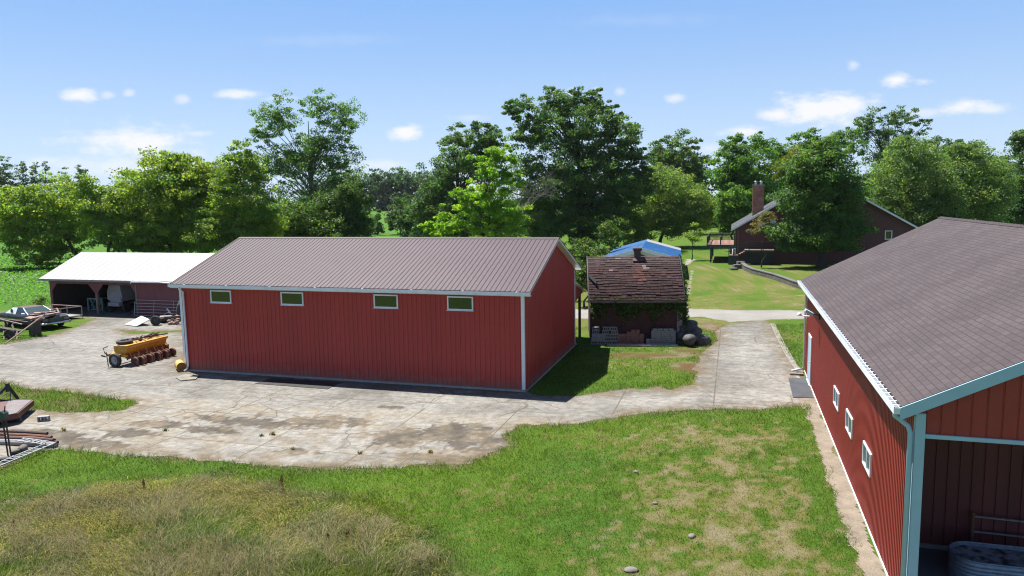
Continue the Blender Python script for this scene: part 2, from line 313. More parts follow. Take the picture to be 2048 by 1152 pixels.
def lawncol(x,y):
    a,b=loc(x,y,B0); n1=fbm(x,y,.35,4,1); n2=fbm(x,y,1.3,4,2); n3=fbm(x,y,.12,3,3)
    n4=fbm(x,y,5.2,4,4); n2=.5*n2+.5*fbm(x,y,2.6,4,7); d=sst(-9.5,-3.,a)*sst(-9,-1,b)*(1-sst(12,15.5,b))*np.clip(.36+2.4*(n2-.48)+2.4*(n4-.5)+.7*(n1-.5),0,1)+.40*sst(.5,.62,n1)*sst(-16,-9,a)*sst(.4,.6,n4)
    st=np.exp(-((a+1.75)/.35)**2)+np.exp(-((a+3.5)/.45)**2); d=d+.5*st*sst(-8,2,b)*(1-sst(12,15,b))*sst(.35,.6,n2)
    d=d-.75*np.exp(-((a+1.0)/.32)**2)*sst(.30,.5,n2)                       # the green rim beside the sandy strip
    yd=sdist(YARD,x,y); d=d-1.0*np.exp(-(yd/1.5)**2)*(y<40)
    d=np.clip(d+.45*(n2-.5)+.35*(n1-.5)+.5*sst(.60,.70,n4)*(1-back_mask(y)),0,1)
    back=sst(42,50,y)*(1-sst(70,130,y))*sst(-6,4,x); row=.5+.5*np.sin((x*.92-y*.4)*1.6+3*n3)
    d=np.clip(d+back*(.17+.22*row*n1+.25*sst(.5,.7,n2)),0,1)
    g=np.stack([.064+.062*n1,.142+.060*n1,.013+.013*n2],-1); g=g*(.75+.5*n2)[...,None]
    yl=np.array([.165,.170,.045]); dr=np.array([.25,.205,.12]); soil=np.array([.29,.245,.165])
    c=g+(yl-g)*sst(.12,.5,d)[...,None]; c=c+(dr-c)*(sst(.45,1.,d)*(.56))[...,None]; c=c+(soil-c)*(sst(.72,1.,d)*sst(.5,.7,n2)*.6)[...,None]
    return c,d
# ------------------------------------------------------------------ ground: one sheet to the horizon
def axis(lo,hi,st,far):
    a=list(np.arange(lo,hi,st)); s=st; p=a[-1]
    while p<far: s*=1.25; p+=s; a.append(p)
    s=st;p=a[0]; b=[]
    while p>-far: s*=1.25; p-=s; b.append(p)
    return np.array(b[::-1]+a)
gx=axis(-48,42,.22,4500); gy=axis(8,62,.22,4500); X,Y=np.meshgrid(gx,gy); nx,ny=len(gx),len(gy)
def ground_z(x,y): return .012*np.clip(y-185,0,1e9)*(y<520)+4.02*(y>=520)
Z=ground_z(X,Y); col,_=lawncol(X,Y)
n1=fbm(X,Y,.08,3,5); rows=.5+.5*np.sin((X*Uv.x*0+X*.96+Y*.28)*2*math.pi/.9)
crop=np.stack([.075+.02*n1,.185+.03*n1,.022+0*n1],-1)*(.8+.3*fbm(X,Y,1.1,3,6))[...,None]
fl=sst(56,60,Y+.30*(X+40))*sst(0,4,-30-X*1.0-.0*Y)+sst(120,126,Y)*sst(0,12,-12-X)+sst(215,222,Y); fl=np.clip(fl,0,1)
strip=np.exp(-((Y+.30*(X+40)-57.)/1.1)**2)*(X<-30); col=col*(1-fl[...,None])+crop*fl[...,None]; col=col+(np.array([.24,.23,.12])-col)*(strip*.7)[...,None]
tl=sst(-.4,.8,sdist(TALL,X,Y)); col=col+(np.array([.11,.12,.04])-col)*tl[...,None]
e=sdist(YARD,X,Y); br=np.exp(-(np.clip(-e,0,9)/.22)**2)*sst(.35,.6,fbm(X,Y,1.,3,8)); col=col+(np.array([.19,.145,.09])-col)*(br*.8)[...,None]
br=mulch(X,Y); mc=np.array([.15,.085,.042])+(np.array([.24,.19,.125])-np.array([.15,.085,.042]))*sst(.35,.65,fbm(X,Y,1.2,3,10))[...,None]; col=col+(mc-col)*(br*.95)[...,None]
i=np.arange((nx-1)*(ny-1)); r0=(i//(nx-1))*nx+i%(nx-1); Fq=np.stack([r0,r0+1,r0+nx+1,r0+nx],1)
LAWNM=vcol('lawn',.95,0,[(9,.3,.75,(.62,.62,.62)),(45,.3,.7,(.6,.62,.6))],.1,(22,.9,.06))
props(npmesh('ground',np.stack([X,Y,Z],-1).reshape(-1,3),Fq,LAWNM,col.reshape(-1,3)),kind='structure')
# ------------------------------------------------------------------ paved sheets cut with ragged edges
def sheet(name,P,st,z,colf,mat,jag=.16,holes=()):
    xs=[p[0] for p in P]; ys=[p[1] for p in P]; ax=np.arange(min(xs)-.5,max(xs)+.5,st); ay=np.arange(min(ys)-.5,max(ys)+.5,st); X,Y=np.meshgrid(ax,ay)
    s=sdist(P,X,Y)
    for h in holes: s=np.minimum(s,-sdist(h,X,Y))
    s=s+jag*2*(fbm(X,Y,1.6,4,11)-.5); ok=s>0; n,m=len(ax),len(ay)
    q=ok[:-1,:-1]&ok[1:,:-1]&ok[:-1,1:]&ok[1:,1:]; jj,ii=np.nonzero(q); a=jj*n+ii; Fq=np.stack([a,a+1,a+n+1,a+n],1)
    c=colf(X,Y,s); used=np.unique(Fq); mp=np.zeros(n*m,int); mp[used]=np.arange(len(used))
    V=np.stack([X,Y,np.full_like(X,z)],-1).reshape(-1,3)[used]
    return props(npmesh(name,V,mp[Fq],mat,c.reshape(-1,3)[used]),kind='structure')
BX=[G(*p) for p in ((480,842),(640,842),(800,878),(905,865),(960,885),(430,860),(700,840),(560,850),(330,850),(250,868),(100,872),(200,890),(860,915),(780,815),(590,905),(1090,846))]
BR=[(2.0,.5),(1.5,.7),(.95,.95),(1.4,1.1),(1.5,.8),(.9,.4),(.8,.25),(1.0,.5),(1.5,.4),(1.4,.5),(2.0,.6),(1.2,.5),(1.4,.35),(.5,.2),(.7,.3),(1.,.12)]
def yardcol(x,y,s):
    n1=fbm(x,y,.4,4,21); n2=fbm(x,y,2.2,4,22); a,b=loc(x,y,A0)
    st=fbm(a*.25,b*1.6,1.,4,23)                                       # streaks along the wheel tracks
    c=np.stack([.235+.09*n1+.10*(st-.5)+.035*sst(2,7,a)]*3,-1)*np.array([1.0,.985,.945])
    slab=sst(-4.1,-4.9,b)*sst(-25,-21,a)*(1-sst(5.5,8,a)); lt=np.array([.325,.315,.295]); c=c+(lt-c)*(slab*(.35+.7*sst(.35,.6,n1)))[...,None]
    dk=sst(.46,.68,fbm(a*.6,b*2.2,2.6,5,25))*.34; c=c+(np.array([.15,.14,.125])-c)*dk[...,None]
    gr=sst(.42,.66,fbm(x,y,.26,4,26)); c=c*(1-.30*gr[...,None]*(1-slab[...,None]))
    dirt=np.full_like(x,-2.)
    for p,(rx,ry) in zip(BX,BR): dirt=np.maximum(dirt,1.25-(((x-p.x)*.95-(y-p.y)*.28)/rx)**2-(((y-p.y)*.95+(x-p.x)*.28)/ry)**2)
    dirt=sst(.1,.34,dirt+3.2*(fbm(x,y,2.2,6,27)-.5)+2.2*(fbm(x,y,7.,4,36)-.5)); c=c+(np.array([.085,.070,.055])-c)*(dirt*(.62+.38*n2))[...,None]
    tan=sst(.47,.60,fbm(x,y,1.7,6,28)+.10*(n1-.5))*slab; c=c+(np.array([.26,.215,.155])-c)*(tan*.5)[...,None]
    ed=np.exp(-(s/(.25+.9*fbm(x,y,.7,3,30)))**2)*sst(.25,.6,fbm(x,y,2.4,4,35)); c=c+(np.array([.18,.145,.10])-c)*ed[...,None]
    sand=np.exp(-((b+4.3+.012*(a+6)**2*0)/.5)**2)*sst(-9,-4,a)*(1-sst(4,8,a)); c=c+(np.array([.34,.31,.26])-c)*(sand*.6)[...,None]
    return c*np.array([.95,.935,.905])*(.72+.56*fbm(x,y,6.,2,29))[...,None]
def cracks(nt,col):
    tc=N(nt,'ShaderNodeTexCoord').outputs['Object']; ns=N(nt,'ShaderNodeTexNoise'); ns.inputs['Scale'].default_value=.9; ns.inputs['Detail'].default_value=4; nt.links.new(tc,ns.inputs['Vector'])
    ad=N(nt,'ShaderNodeMix',data_type='VECTOR'); ad.inputs[0].default_value=.30; nt.links.new(tc,ad.inputs[4]); nt.links.new(ns.outputs['Color'],ad.inputs[5])
    rot=N(nt,'ShaderNodeMapping'); rot.inputs['Rotation'].default_value=(0,0,YAW); nt.links.new(ad.outputs[1],rot.inputs[0])
    vo=N(nt,'ShaderNodeTexVoronoi'); vo.feature='DISTANCE_TO_EDGE'; vo.inputs['Scale'].default_value=.75; vo.inputs['Randomness'].default_value=.95; nt.links.new(rot.outputs[0],vo.inputs['Vector'])
    k=N(nt,'ShaderNodeMapRange'); nt.links.new(vo.outputs['Distance'],k.inputs[0]); k.inputs[1].default_value=.006; k.inputs[2].default_value=.02; k.inputs[3].default_value=1; k.inputs[4].default_value=0
    sel=ramp(nt,noise(nt,.22,3),.45,.6); m1=N(nt,'ShaderNodeMath',operation='MULTIPLY'); nt.links.new(k.outputs[0],m1.inputs[0]); nt.links.new(sel,m1.inputs[1])
    rt=N(nt,'ShaderNodeMapping'); rt.inputs['Rotation'].default_value=(0,0,YAW); rt.inputs['Location'].default_value=(.6,.35,0); nt.links.new(tc,rt.inputs[0])
    br=N(nt,'ShaderNodeTexBrick'); br.offset=.0; br.inputs['Scale'].default_value=1; br.inputs['Brick Width'].default_value=3.7; br.inputs['Row Height'].default_value=3.05; br.inputs['Mortar Size'].default_value=.028; nt.links.new(rt.outputs[0],br.inputs['Vector'])
    m2=N(nt,'ShaderNodeMath',operation='MULTIPLY'); nt.links.new(br.outputs['Fac'],m2.inputs[0]); nt.links.new(ramp(nt,noise(nt,.5,4),.34,.5),m2.inputs[1])
    mx=N(nt,'ShaderNodeMath',operation='MAXIMUM'); nt.links.new(m1.outputs[0],mx.inputs[0]); nt.links.new(m2.outputs[0],mx.inputs[1])
    s=N(nt,'ShaderNodeMath',operation='MULTIPLY'); nt.links.new(mx.outputs[0],s.inputs[0]); s.inputs[1].default_value=.78
    return mixc(nt,s.outputs[0],col,(.085,.07,.052))
YARDM=vcol('cracked_concrete',.9,0,[(5,.42,.75,(.74,.72,.70)),(16,.35,.75,(.66,.65,.63)),(60,.3,.7,(.75,.75,.75))],.15,(30,.6,.02),cracks)
sheet('yard',YARD,.085,.008,yardcol,YARDM,.22,(ISLE,))
def roadcol(x,y,s):
    n=fbm(x,y,.8,4,31); c=np.stack([.22+.09*n]*3,-1)*np.array([1,.97,.90]); ed=np.exp(-(s/.35)**2)*.7; return c+(np.array([.17,.165,.085])-c)*ed[...,None]
GRAVEL=vcol('pale_gravel',.95,0,[(8,.35,.8,(.78,.77,.75)),(40,.3,.7,(.75,.75,.75))],.1,(40,.7,.03))
sheet('gravel_road',ROAD,.14,.004,roadcol,GRAVEL,.35)
sheet('path',PATH,.16,.004,roadcol,GRAVEL,.3); sheet('worn_path',PATH2,.16,.004,roadcol,GRAVEL,.3)
sheet('sandy_strip',STRIP,.07,.012,lambda x,y,s: np.stack([.20+.08*fbm(x,y,1.3,4,33)]*3,-1)*np.array([1,.87,.70])*(.75+.5*fbm(x,y,5,3,34))[...,None],vcol('sandy_soil',.95,0,[(25,.3,.75,(.72,.7,.66))],.1,(12,.9,.05)),.18)
def kerbline(name,pts,w,z,mat):
    V=[];Fq=[]; P=[G(*q) for q in pts]; L=[P[int(t)].lerp(P[min(int(t)+1,len(P)-1)],t-int(t)) for t in np.linspace(0,len(P)-1.001,30)]; mb=MB()
    for i,q in enumerate(L):
        d=(L[min(i+1,29)]-L[max(i-1,0)]).normalized(); n=Vector((-d.y,d.x,0))*w/2; mb.v+=[(q.x-n.x,q.y-n.y,-.02),(q.x-n.x,q.y-n.y,z),(q.x+n.x,q.y+n.y,z),(q.x+n.x,q.y+n.y,-.02)]
    for i in range(29):
        for j in range(3): a=i*4; mb.f.append((a+j,a+j+1,a+5+j,a+4+j))
    return props(mb.build(name,mat),kind='structure')
kerbline('kerb',((1545,648),(1556,672),(1572,703),(1586,727),(1601,746)),.30,.045,KERB)
# ------------------------------------------------------------------ grass
def tri_blades(name,x,y,h,w,lean,col,z=None):
    n=len(x); t=rng.uniform(0,2*math.pi,n); a=rng.uniform(0,2*math.pi,n); z=np.zeros(n) if z is None else z
    bx,by=np.cos(t)*w,np.sin(t)*w; V=np.zeros((n,3,3)); V[:,0]=np.stack([x-bx,y-by,z],1); V[:,1]=np.stack([x+bx,y+by,z],1)
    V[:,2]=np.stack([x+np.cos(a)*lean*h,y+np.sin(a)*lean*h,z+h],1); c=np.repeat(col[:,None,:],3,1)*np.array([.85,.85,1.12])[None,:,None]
    return V.reshape(-1,3),np.arange(3*n).reshape(-1,3),c.reshape(-1,3)
def bent_blades(x,y,h,w,lean,ang,col):
    n=len(x); t=ang+math.pi/2+rng.normal(0,.7,n); bx,by=np.cos(t)*w,np.sin(t)*w; dx,dy=np.cos(ang),np.sin(ang); V=np.zeros((n,5,3))
    V[:,0]=np.stack([x-bx,y-by,0*x],1); V[:,1]=np.stack([x+bx,y+by,0*x],1); mx,my=x+dx*lean*h*.35,y+dy*lean*h*.35
    V[:,2]=np.stack([mx-bx*.8,my-by*.8,h*.62],1); V[:,3]=np.stack([mx+bx*.8,my+by*.8,h*.62],1); V[:,4]=np.stack([x+dx*lean*h,y+dy*lean*h,h*(1-.25*lean)],1)
    o=np.arange(n)[:,None]*5; Ft=np.concatenate([o+np.array([[0,1,3]]),o+np.array([[0,3,2]]),o+np.array([[2,3,4]])])
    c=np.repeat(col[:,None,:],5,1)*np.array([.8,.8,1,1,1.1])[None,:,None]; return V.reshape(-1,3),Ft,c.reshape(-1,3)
n=1060000; py=rng.uniform(18,46,n); px=rng.uniform(-1,1,n)*py*.74; keep=rng.random(n)<np.minimum(1,(py/18)**-1.0); 
yy=rng.uniform(14.5,47,n); xx=rng.uniform(-1,1,n)*(.74*(yy+1)+3.5); keep=rng.random(n)<np.clip((18/yy)**1.6,0,1)*(yy/47+.25); xx,yy=xx[keep],yy[keep]
sd=sdist(YARD,xx,yy); isl=sdist(ISLE,xx,yy); sd=np.minimum(sd,-isl); tall=sdist(TALL,xx,yy); la,lb=loc(xx,yy,A0); ra,rb=loc(xx,yy,B0)
wild=fbm(xx,yy,1.2,3,41)
ok=(sd<.10*(wild*4-1.6))&(tall<.3)&~((la>-BL-.1)&(la<.1)&(lb>-.2)&(lb<BD+.2))&~((ra>-.46-.6*(wild-.5))&(rb>-1.)&(rb<RL+.3))&~((ra>-.1)&(rb<0))
bs=loc(xx,yy,G(1178,690)); ok&=~((xx>4.0)&(xx<9.8)&(yy>40.3)&(yy<46))
ok&=mulch(xx,yy)<.15+.5*rng.random(len(xx))
xx,yy,sd,ra,rb,isl,wild=[q[ok] for q in (xx,yy,sd,ra,rb,isl,wild)]
c,d=lawncol(xx,yy); k=(rng.random(len(xx))>.55*sst(.5,1.,d)); xx,yy,c,d,sd,isl,wild=[q[k] for q in (xx,yy,c,d,sd,isl,wild)]
edge=np.exp(-(sd/.7)**2); tuft=sst(.5,.72,fbm(xx,yy,2.1,3,42))
h=(.045+.05*rng.random(len(xx)))*(1+.9*edge+.9*tuft*(1-sst(.3,.8,d)))*(1-.35*d); h=np.where(isl>-.1,h*1.5,h); wv=.0060*(yy/18)**.9*(.7+.6*rng.random(len(xx)))
c=c*(.55+.85*rng.random((len(xx),1))); ye=rng.random(len(xx))<.09; c[ye]=c[ye]*.4+np.array([.22,.19,.06])*.6
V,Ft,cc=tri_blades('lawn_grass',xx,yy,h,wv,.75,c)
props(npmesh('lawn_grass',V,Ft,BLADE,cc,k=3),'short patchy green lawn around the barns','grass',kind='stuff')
# tall, half-dry meadow
n=340000; yy=rng.uniform(13.8,24.5,n); xx=rng.uniform(-21,2.5,n); sd=sdist(TALL,xx,yy); sd=sd+2.6*(fbm(xx,yy,.8,4,43)-.5); k=(sd>-.5)&(abs(xx)<.76*(yy+1)+3)&(rng.random(n)<sst(-.5,1.2,sd)*.9+.05)
xx,yy,sd=xx[k],yy[k],sd[k]; n=len(xx); n1=fbm(xx,yy,.55,4,44); n2=fbm(xx,yy,1.6,3,45); n3=fbm(xx,yy,.25,3,46)
straw=np.clip(sst(.32,.56,n1*.6+n2*.4)*sst(0,1.6,sd)+.15*(rng.random(n)-.5),0,1)
g=np.stack([.10+.06*n3,.175+.04*n2,.024+0*n1],1); s=np.stack([.35+.07*n2,.30+.06*n2,.155+.05*n3],1); ol=np.array([.20,.215,.07])
pick=rng.random(n); c=np.where((pick<straw*.55)[:,None],s,np.where((pick<straw*.55+.22)[:,None],ol,g))*(.55+.6*rng.random((n,1)))*(.72+.62*fbm(xx,yy,.8,3,48))[:,None]
h=(.12+.24*sst(0,2.,sd)*(.45+.9*n1))*(.6+.7*rng.random(n)); ang=2.2*math.pi*fbm(xx,yy,.45,3,47)*2+rng.normal(0,.9,n)
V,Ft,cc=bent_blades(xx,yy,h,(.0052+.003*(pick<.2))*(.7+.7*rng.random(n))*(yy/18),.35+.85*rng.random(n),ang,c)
k=np.nonzero((rng.random(n)<.55*straw)&(h>.3))[0]; lean=.5                      # seed heads
hv=rng.uniform(.05,.11,len(k)); t=rng.uniform(0,6.3,len(k)); a=ang[k]; bx=xx[k]+np.cos(a)*h[k]*.35; by=yy[k]+np.sin(a)*h[k]*.35; bz=h[k]*.98
S=np.zeros((len(k),3,3)); wv=.009*(yy[k]/18); S[:,0]=np.stack([bx-np.cos(t)*wv,by-np.sin(t)*wv,bz],1); S[:,1]=np.stack([bx+np.cos(t)*wv,by+np.sin(t)*wv,bz],1); S[:,2]=np.stack([bx+np.cos(a)*hv*.9,by+np.sin(a)*hv*.9,bz+hv*.7],1)
sc=np.repeat((np.array([.29,.23,.125])*(.6+.6*rng.random((len(k),1))))[:,None,:],3,1)
Ft=np.concatenate([Ft,len(V)+np.arange(3*len(k)).reshape(-1,3)]); V=np.concatenate([V,S.reshape(-1,3)]); cc=np.concatenate([cc,sc.reshape(-1,3)])
props(npmesh('tall_grass',V,Ft,BLADE,cc,k=3),'tall straw and green meadow grass gone to seed','grass',kind='stuff')
# crop rows in the field beyond the open shed
def leaf_quads(P,nrm,size,asp=.6):
    n=len(P); nrm=nrm/np.linalg.norm(nrm,axis=1,keepdims=True); r=rng.normal(size=(n,3)); a=np.cross(nrm,r); a/=np.linalg.norm(a,axis=1,keepdims=True)+1e-9; b=np.cross(nrm,a)
    s=size[:,None]; V=np.stack([P-a*s,P+b*s*asp-nrm*s*.18,P+a*s,P-b*s*asp-nrm*s*.18],1); return V.reshape(-1,3),np.arange(4*n).reshape(-1,4)
n=42000; yy=rng.uniform(58,118,n); r=np.round(rng.uniform(-95,-36,n)/.85)*.85+rng.normal(0,.13,n); xx=r; ok=(yy+.30*(xx+40)>60)&(xx<-36-.0*yy)&(abs(xx)<.76*yy); xx,yy=xx[ok],yy[ok]; n=len(xx)
P=np.stack([xx,yy,rng.uniform(.06,.34,n)],1); nr=np.stack([rng.normal(0,.5,n),rng.normal(0,.5,n),np.ones(n)],1); V,Fq=leaf_quads(P,nr,rng.uniform(.09,.17,n)*(yy/80))
c=np.array([.085,.21,.025])*(.75+.5*rng.random((n,1))); props(npmesh('crop_rows',V,Fq,LEAF,np.repeat(c,4,0)),'bright green crop rows in the field past the open shed','crop',kind='stuff')
# ------------------------------------------------------------------ building helpers
def ribwall(mb,p0,d,nrm,L,top,pitch=.2286,rd=.018,rw=.06,z0=0.,inset=.03):
    s=[0.];o=[0.]; x=pitch*.5
    while x<L-rw:
        s+=[x-rw/2-.012,x-rw/2,x+rw/2,x+rw/2+.012]; o+=[0,rd,rd,0]; x+=pitch
    s.append(L);o.append(0.); P=lambda i,z:(p0[0]+d[0]*s[i]+nrm[0]*o[i],p0[1]+d[1]*s[i]+nrm[1]*o[i],z)
    for i in range(len(s)-1): mb.add([P(i,z0),P(i+1,z0),P(i+1,top(s[i+1])),P(i,top(s[i]))],[(0,1,2,3)])
    return mb
def slab(mb,a,b,th,x0,x1,ax='x'):            # a,b=(h,z) of the top surface; slab extruded along ax
    return mb.prism([a,b,(b[0],b[1]-th),(a[0],a[1]-th)],x0,x1,ax)
def ribs(mb,a,b,x0,x1,pitch,h,w,ax='x'):
    d=Vector((b[0]-a[0],b[1]-a[1])); n=Vector((-d.y,d.x)).normalized()
    if n.y<0: n=-n
    x=x0+pitch*.5
    while x<x1:
        q=[]
        for (t,hh) in ((-w/2-.01,-.004),(-w/2+.01,h),(w/2-.01,h),(w/2+.01,-.004)):
            for e in (a,b):
                y,z=e[0]+n.x*hh,e[1]+n.y*hh; q.append((x+t,y,z) if ax=='x' else (y,x+t,z))
        mb.add(q,[(0,2,3,1),(2,4,5,3),(4,6,7,5),(0,4,2),(0,6,4)]); x+=pitch
    return mb
def window_on(root,plane,a0,a1,z0,z1,off,fw=.055,glass=None,fm=None,mull=False,depth=.05,sill=True):
    """plane 'x-','y-' : outward side of the wall in the root's frame"""
    f=MB(); g=MB()
    def B(mb,u0,u1,w0,w1,d0,d1):
        if plane=='y-': mb.box(u0,u1,off-d1,off-d0,w0,w1)
        elif plane=='x-': mb.box(off-d1,off-d0,u0,u1,w0,w1)
    B(f,a0,a0+fw,z0,z1,0,depth);B(f,a1-fw,a1,z0,z1,0,depth);B(f,a0+fw,a1-fw,z0,z0+fw,0,depth);B(f,a0+fw,a1-fw,z1-fw,z1,0,depth)
    fr=f.build('window',fm or WHITE,root,bevel=.006); B(g,a0+fw,a1-fw,z0+fw,z1-fw,0,depth-.03); g.build('pane',glass or GLASS,fr)
    if mull: m=MB(); c=(a0+a1)/2; B(m,c-.02,c+.02,z0+fw,z1-fw,0,depth-.006); m.build('mullion',fm or WHITE,fr)
    if not sill: return fr
    s=MB(); B(s,a0-.03,a1+.03,z0-.025,z0-.002,0,depth+.03); s.build('sill',fm or WHITE,fr)
    return fr
# ------------------------------------------------------------------ the long red barn
barn=thing('red_barn','long red metal barn with mauve ribbed roof and four small windows','barn',A0,-YAW)
he,oe,og,hr=4.394,.244,.36,6.377; D2=BD/2; sl=(hr-he)/(D2+oe)
gt=lambda s:(he+sl*(min(s,BD-s)+oe)-.12)
mb=MB(); ribwall(mb,(-BL,0),(1,0),(0,-1),BL,lambda s:gt(0)-.01); mb.build('front_wall',RED,barn)
mb=MB(); ribwall(mb,(0,0),(0,1),(1,0),D2,lambda s:gt(s)); ribwall(mb,(0,D2),(0,1),(1,0),D2,lambda s:gt(D2+s)); mb.build('gable_wall',RED,barn)
mb=MB(); ribwall(mb,(-BL,D2),(0,-1),(-1,0),D2,lambda s:gt(D2-s)); ribwall(mb,(-BL,BD),(0,-1),(-1,0),D2,lambda s:gt(BD-s)); ribwall(mb,(0,BD),(-1,0),(0,1),BL,lambda s:gt(0)-.01,.4572); mb.build('rear_wall',RED,barn)
rf=MB(); a,b=(-oe,he),(D2,hr); slab(rf,a,b,.035,-BL-og,og); ribs(rf,a,b,-BL-og+.02,og-.02,.2286,.02,.045)
a2=(BD+oe,he); slab(rf,(D2,hr),a2,.035,-BL-og,og); ribs(rf,(D2,hr),a2,-BL-og+.02,og-.02,.4572,.02,.045); roof=rf.build('roof',MAUVE,barn)
mb=MB(); slab(mb,(D2-.18,hr+.025-sl*.18),(D2,hr+.028),.02,-BL-og-.01,og+.01); slab(mb,(D2,hr+.028),(D2+.18,hr+.025-sl*.18),.02,-BL-og-.01,og+.01); mb.build('ridge_cap',MAUVE,roof)
for x0 in (og-.028,-BL-og-.002): mb=MB(); slab(mb,(-oe-.01,he+.022),(D2,hr+.026),.05,x0,x0+.03); mb.build('rake_trim',MAUVED,roof)
for (u0,u1) in ((.02,og-.01),(-BL-og+.01,-BL-.02)):
    for (s0,s1) in (((D2,hr-.036),(BD+oe,he-.036)),((-oe,he-.036),(D2,hr-.036))): mb=MB(); slab(mb,s0,s1,.10,u0,u1); mb.build('soffit',WHITE,barn)
gy=-oe; mb=MB(); x0,x1=-BL-og-.03,og+.03
mb.box(x0,x1,gy-.13,gy-.118,he-.15,he-.02); mb.box(x0,x1,gy-.118,gy+.0,he-.15,he-.138); mb.box(x0,x1,gy-.012,gy,he-.138,he-.036); mb.box(x0,x0+.012,gy-.118,gy-.012,he-.138,he-.03); mb.box(x1-.012,x1,gy-.118,gy-.012,he-.138,he-.03)
gut=mb.build('gutter',WHITE,barn); mb=MB()
for k in range(8): x=-BL+.5+k*2.42; mb=MB(); mb.box(x,x+.05,gy-.135,gy+.05,he-.019,he-.006); mb.build('strap',WHITE,gut)
mb=MB(); mb.box(x0,x1,gy+.001,gy+.02,he-.20,he-.037); mb.box(x0,x1,gy+.02,-.03,he-.20,he-.185); mb.build('fascia',WHITE,barn)
for (xa,xb,ya,yb) in ((-.10,.035,-.035,.0),(-BL-.035,-BL+.10,-.035,0)):
    mb=MB(); mb.box(xa,xb,ya,yb,.0,he-.21); s=.035 if xa>-1 else 0
    if xa>-1: mb.box(.0,.035,0.,.10,.0,he-.15)
    mb.build('corner_trim',WHITE,barn,bevel=.004)
mb=MB(); mb.box(-.0,.03,BD-.10,BD+.02,0,he-.15); mb.build('corner_trim',WHITE,barn)
x=-BL+.22; mb=MB(); mb.tube([(x,gy-.06,he-.14),(x,gy-.06,he-.24),(x+.03,-.09,he-.42),(x+.03,-.09,.28),(x+.03,-.14,.12),(x+.03,-.36,.05)],.052,8); mb.build('downspout',WHITE,barn,smooth=True)
for (p,q) in ((-15.87,-14.68),(-11.91,-10.70),(-7.05,-5.85),(-3.47,-2.26)): window_on(barn,'y-',p,q,3.485,4.10,-.012,.06,GLASS)
mb=MB(); mb.box(-BL-.05,.06,-.14,-.005,0,.085); mb.box(.04,.13,-.1,BD+.05,0,.05); mb.build('foundation',CONCL,barn,bevel=.01)
aw=MB(); slab(aw,(BD+.0,3.52),(BD+2.75,2.70),.05,-9,.16); awn=aw.build('awning_roof',WHITE,barn); mb=MB(); mb.prism([(BD+.02,3.42),(BD+2.45,2.72),(BD+.02,2.41)],-.06,.0,'x'); mb.build('awning_end',RED,awn)
[MB().box(x,x+.14,BD+2.15,BD+2.29,0,2.75).build('awning_post',WOOD,awn) for x in (-.24,-4.2)]
# ------------------------------------------------------------------ the near barn with the shingle roof
pb=thing('shingled_barn','red barn with brown shingle roof and an open pale teal framed bay','barn',B0,-YAW)
e0,o0,g0,r0=4.341,.33,.155,7.2335; W2=RW/2; s2=(r0-e0)/(W2+o0); top=lambda x:e0+s2*(min(x,RW-x)+o0)-.14
mb=MB(); ribwall(mb,(0,RL),(0,-1),(-1,0),RL,lambda s:e0-.12,.152,.024,.055); mb.build('side_wall',REDR,pb)
mb=MB(); ribwall(mb,(RW,0),(0,1),(1,0),RL,lambda s:e0-.1,.4,.024,.055); ribwall(mb,(RW,RL),(-1,0),(0,1),RW/2,lambda s:top(RW-s),.4); ribwall(mb,(RW/2,RL),(-1,0),(0,1),RW/2,lambda s:top(RW/2-s),.4); mb.build('rear_wall',REDR,pb)
mb=MB(); ribwall(mb,(0,0),(1,0),(0,-1),W2,lambda s:top(s),.25,-.016,.014,3.80); ribwall(mb,(W2,0),(1,0),(0,-1),W2,lambda s:top(W2+s),.25,-.016,.014,3.80); mb.build('gable_wall',REDR,pb)
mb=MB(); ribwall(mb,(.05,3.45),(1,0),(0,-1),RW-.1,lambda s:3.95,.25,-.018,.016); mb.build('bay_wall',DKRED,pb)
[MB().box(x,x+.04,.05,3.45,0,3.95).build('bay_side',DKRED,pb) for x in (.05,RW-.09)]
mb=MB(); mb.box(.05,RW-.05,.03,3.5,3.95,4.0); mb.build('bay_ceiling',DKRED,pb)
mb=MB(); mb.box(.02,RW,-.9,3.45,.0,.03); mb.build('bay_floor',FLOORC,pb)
mb=MB(); mb.box(.12,RW-.12,3.40,3.446,.031,.13); mb.build('bay_kickboard',WOODG,pb)
mb=MB(); mb.box(.121,RW-.12,-.035,.10,3.72,3.80); mb.build('header_trim',TEAL,pb,bevel=.005)
k=math.hypot(1,s2); uvf=lambda x,y,z:(y,(min(x,RW-x)+o0)*k)
rf=MB(); slab(rf,(-o0,e0),(W2,r0),.05,-g0,RL+g0,'y'); slab(rf,(W2,r0),(RW+o0,e0),.05,-g0,RL+g0,'y'); roof=rf.build('roof',SHING,pb,uv=uvf)
mb=MB()
for j in range(75):
    y=-g0+j*.292
    for sg in (1,-1):
        h=.012; x0,x1=(W2-.15,W2) if sg>0 else (W2,W2+.15); za,zb=(r0-s2*.15,r0) if sg>0 else (r0,r0-s2*.15)
        mb.add([(x0,y,za+h),(x1,y,zb+h),(x1,y+.30,zb+h+.016),(x0,y+.30,za+h+.016),(x0,y,za-.01),(x1,y,zb-.01)],[(0,1,2,3),(0,4,5,1)])
mb.build('ridge_cap',SHINGH,roof,uv=lambda x,y,z:(x,y))
fx=lambda x:e0+s2*(min(x,RW-x)+o0)
mb=MB()
for (xa,xb) in ((-o0-.02,W2),(W2,RW+o0+.02)): mb.prism([(xa,fx(xa)-.012),(xb,fx(xb)-.012),(xb,fx(xb)-.25),(xa,fx(xa)-.25)],-g0-.03,-g0-.001,'y')
mb.build('fascia',TEAL,pb); mb=MB()
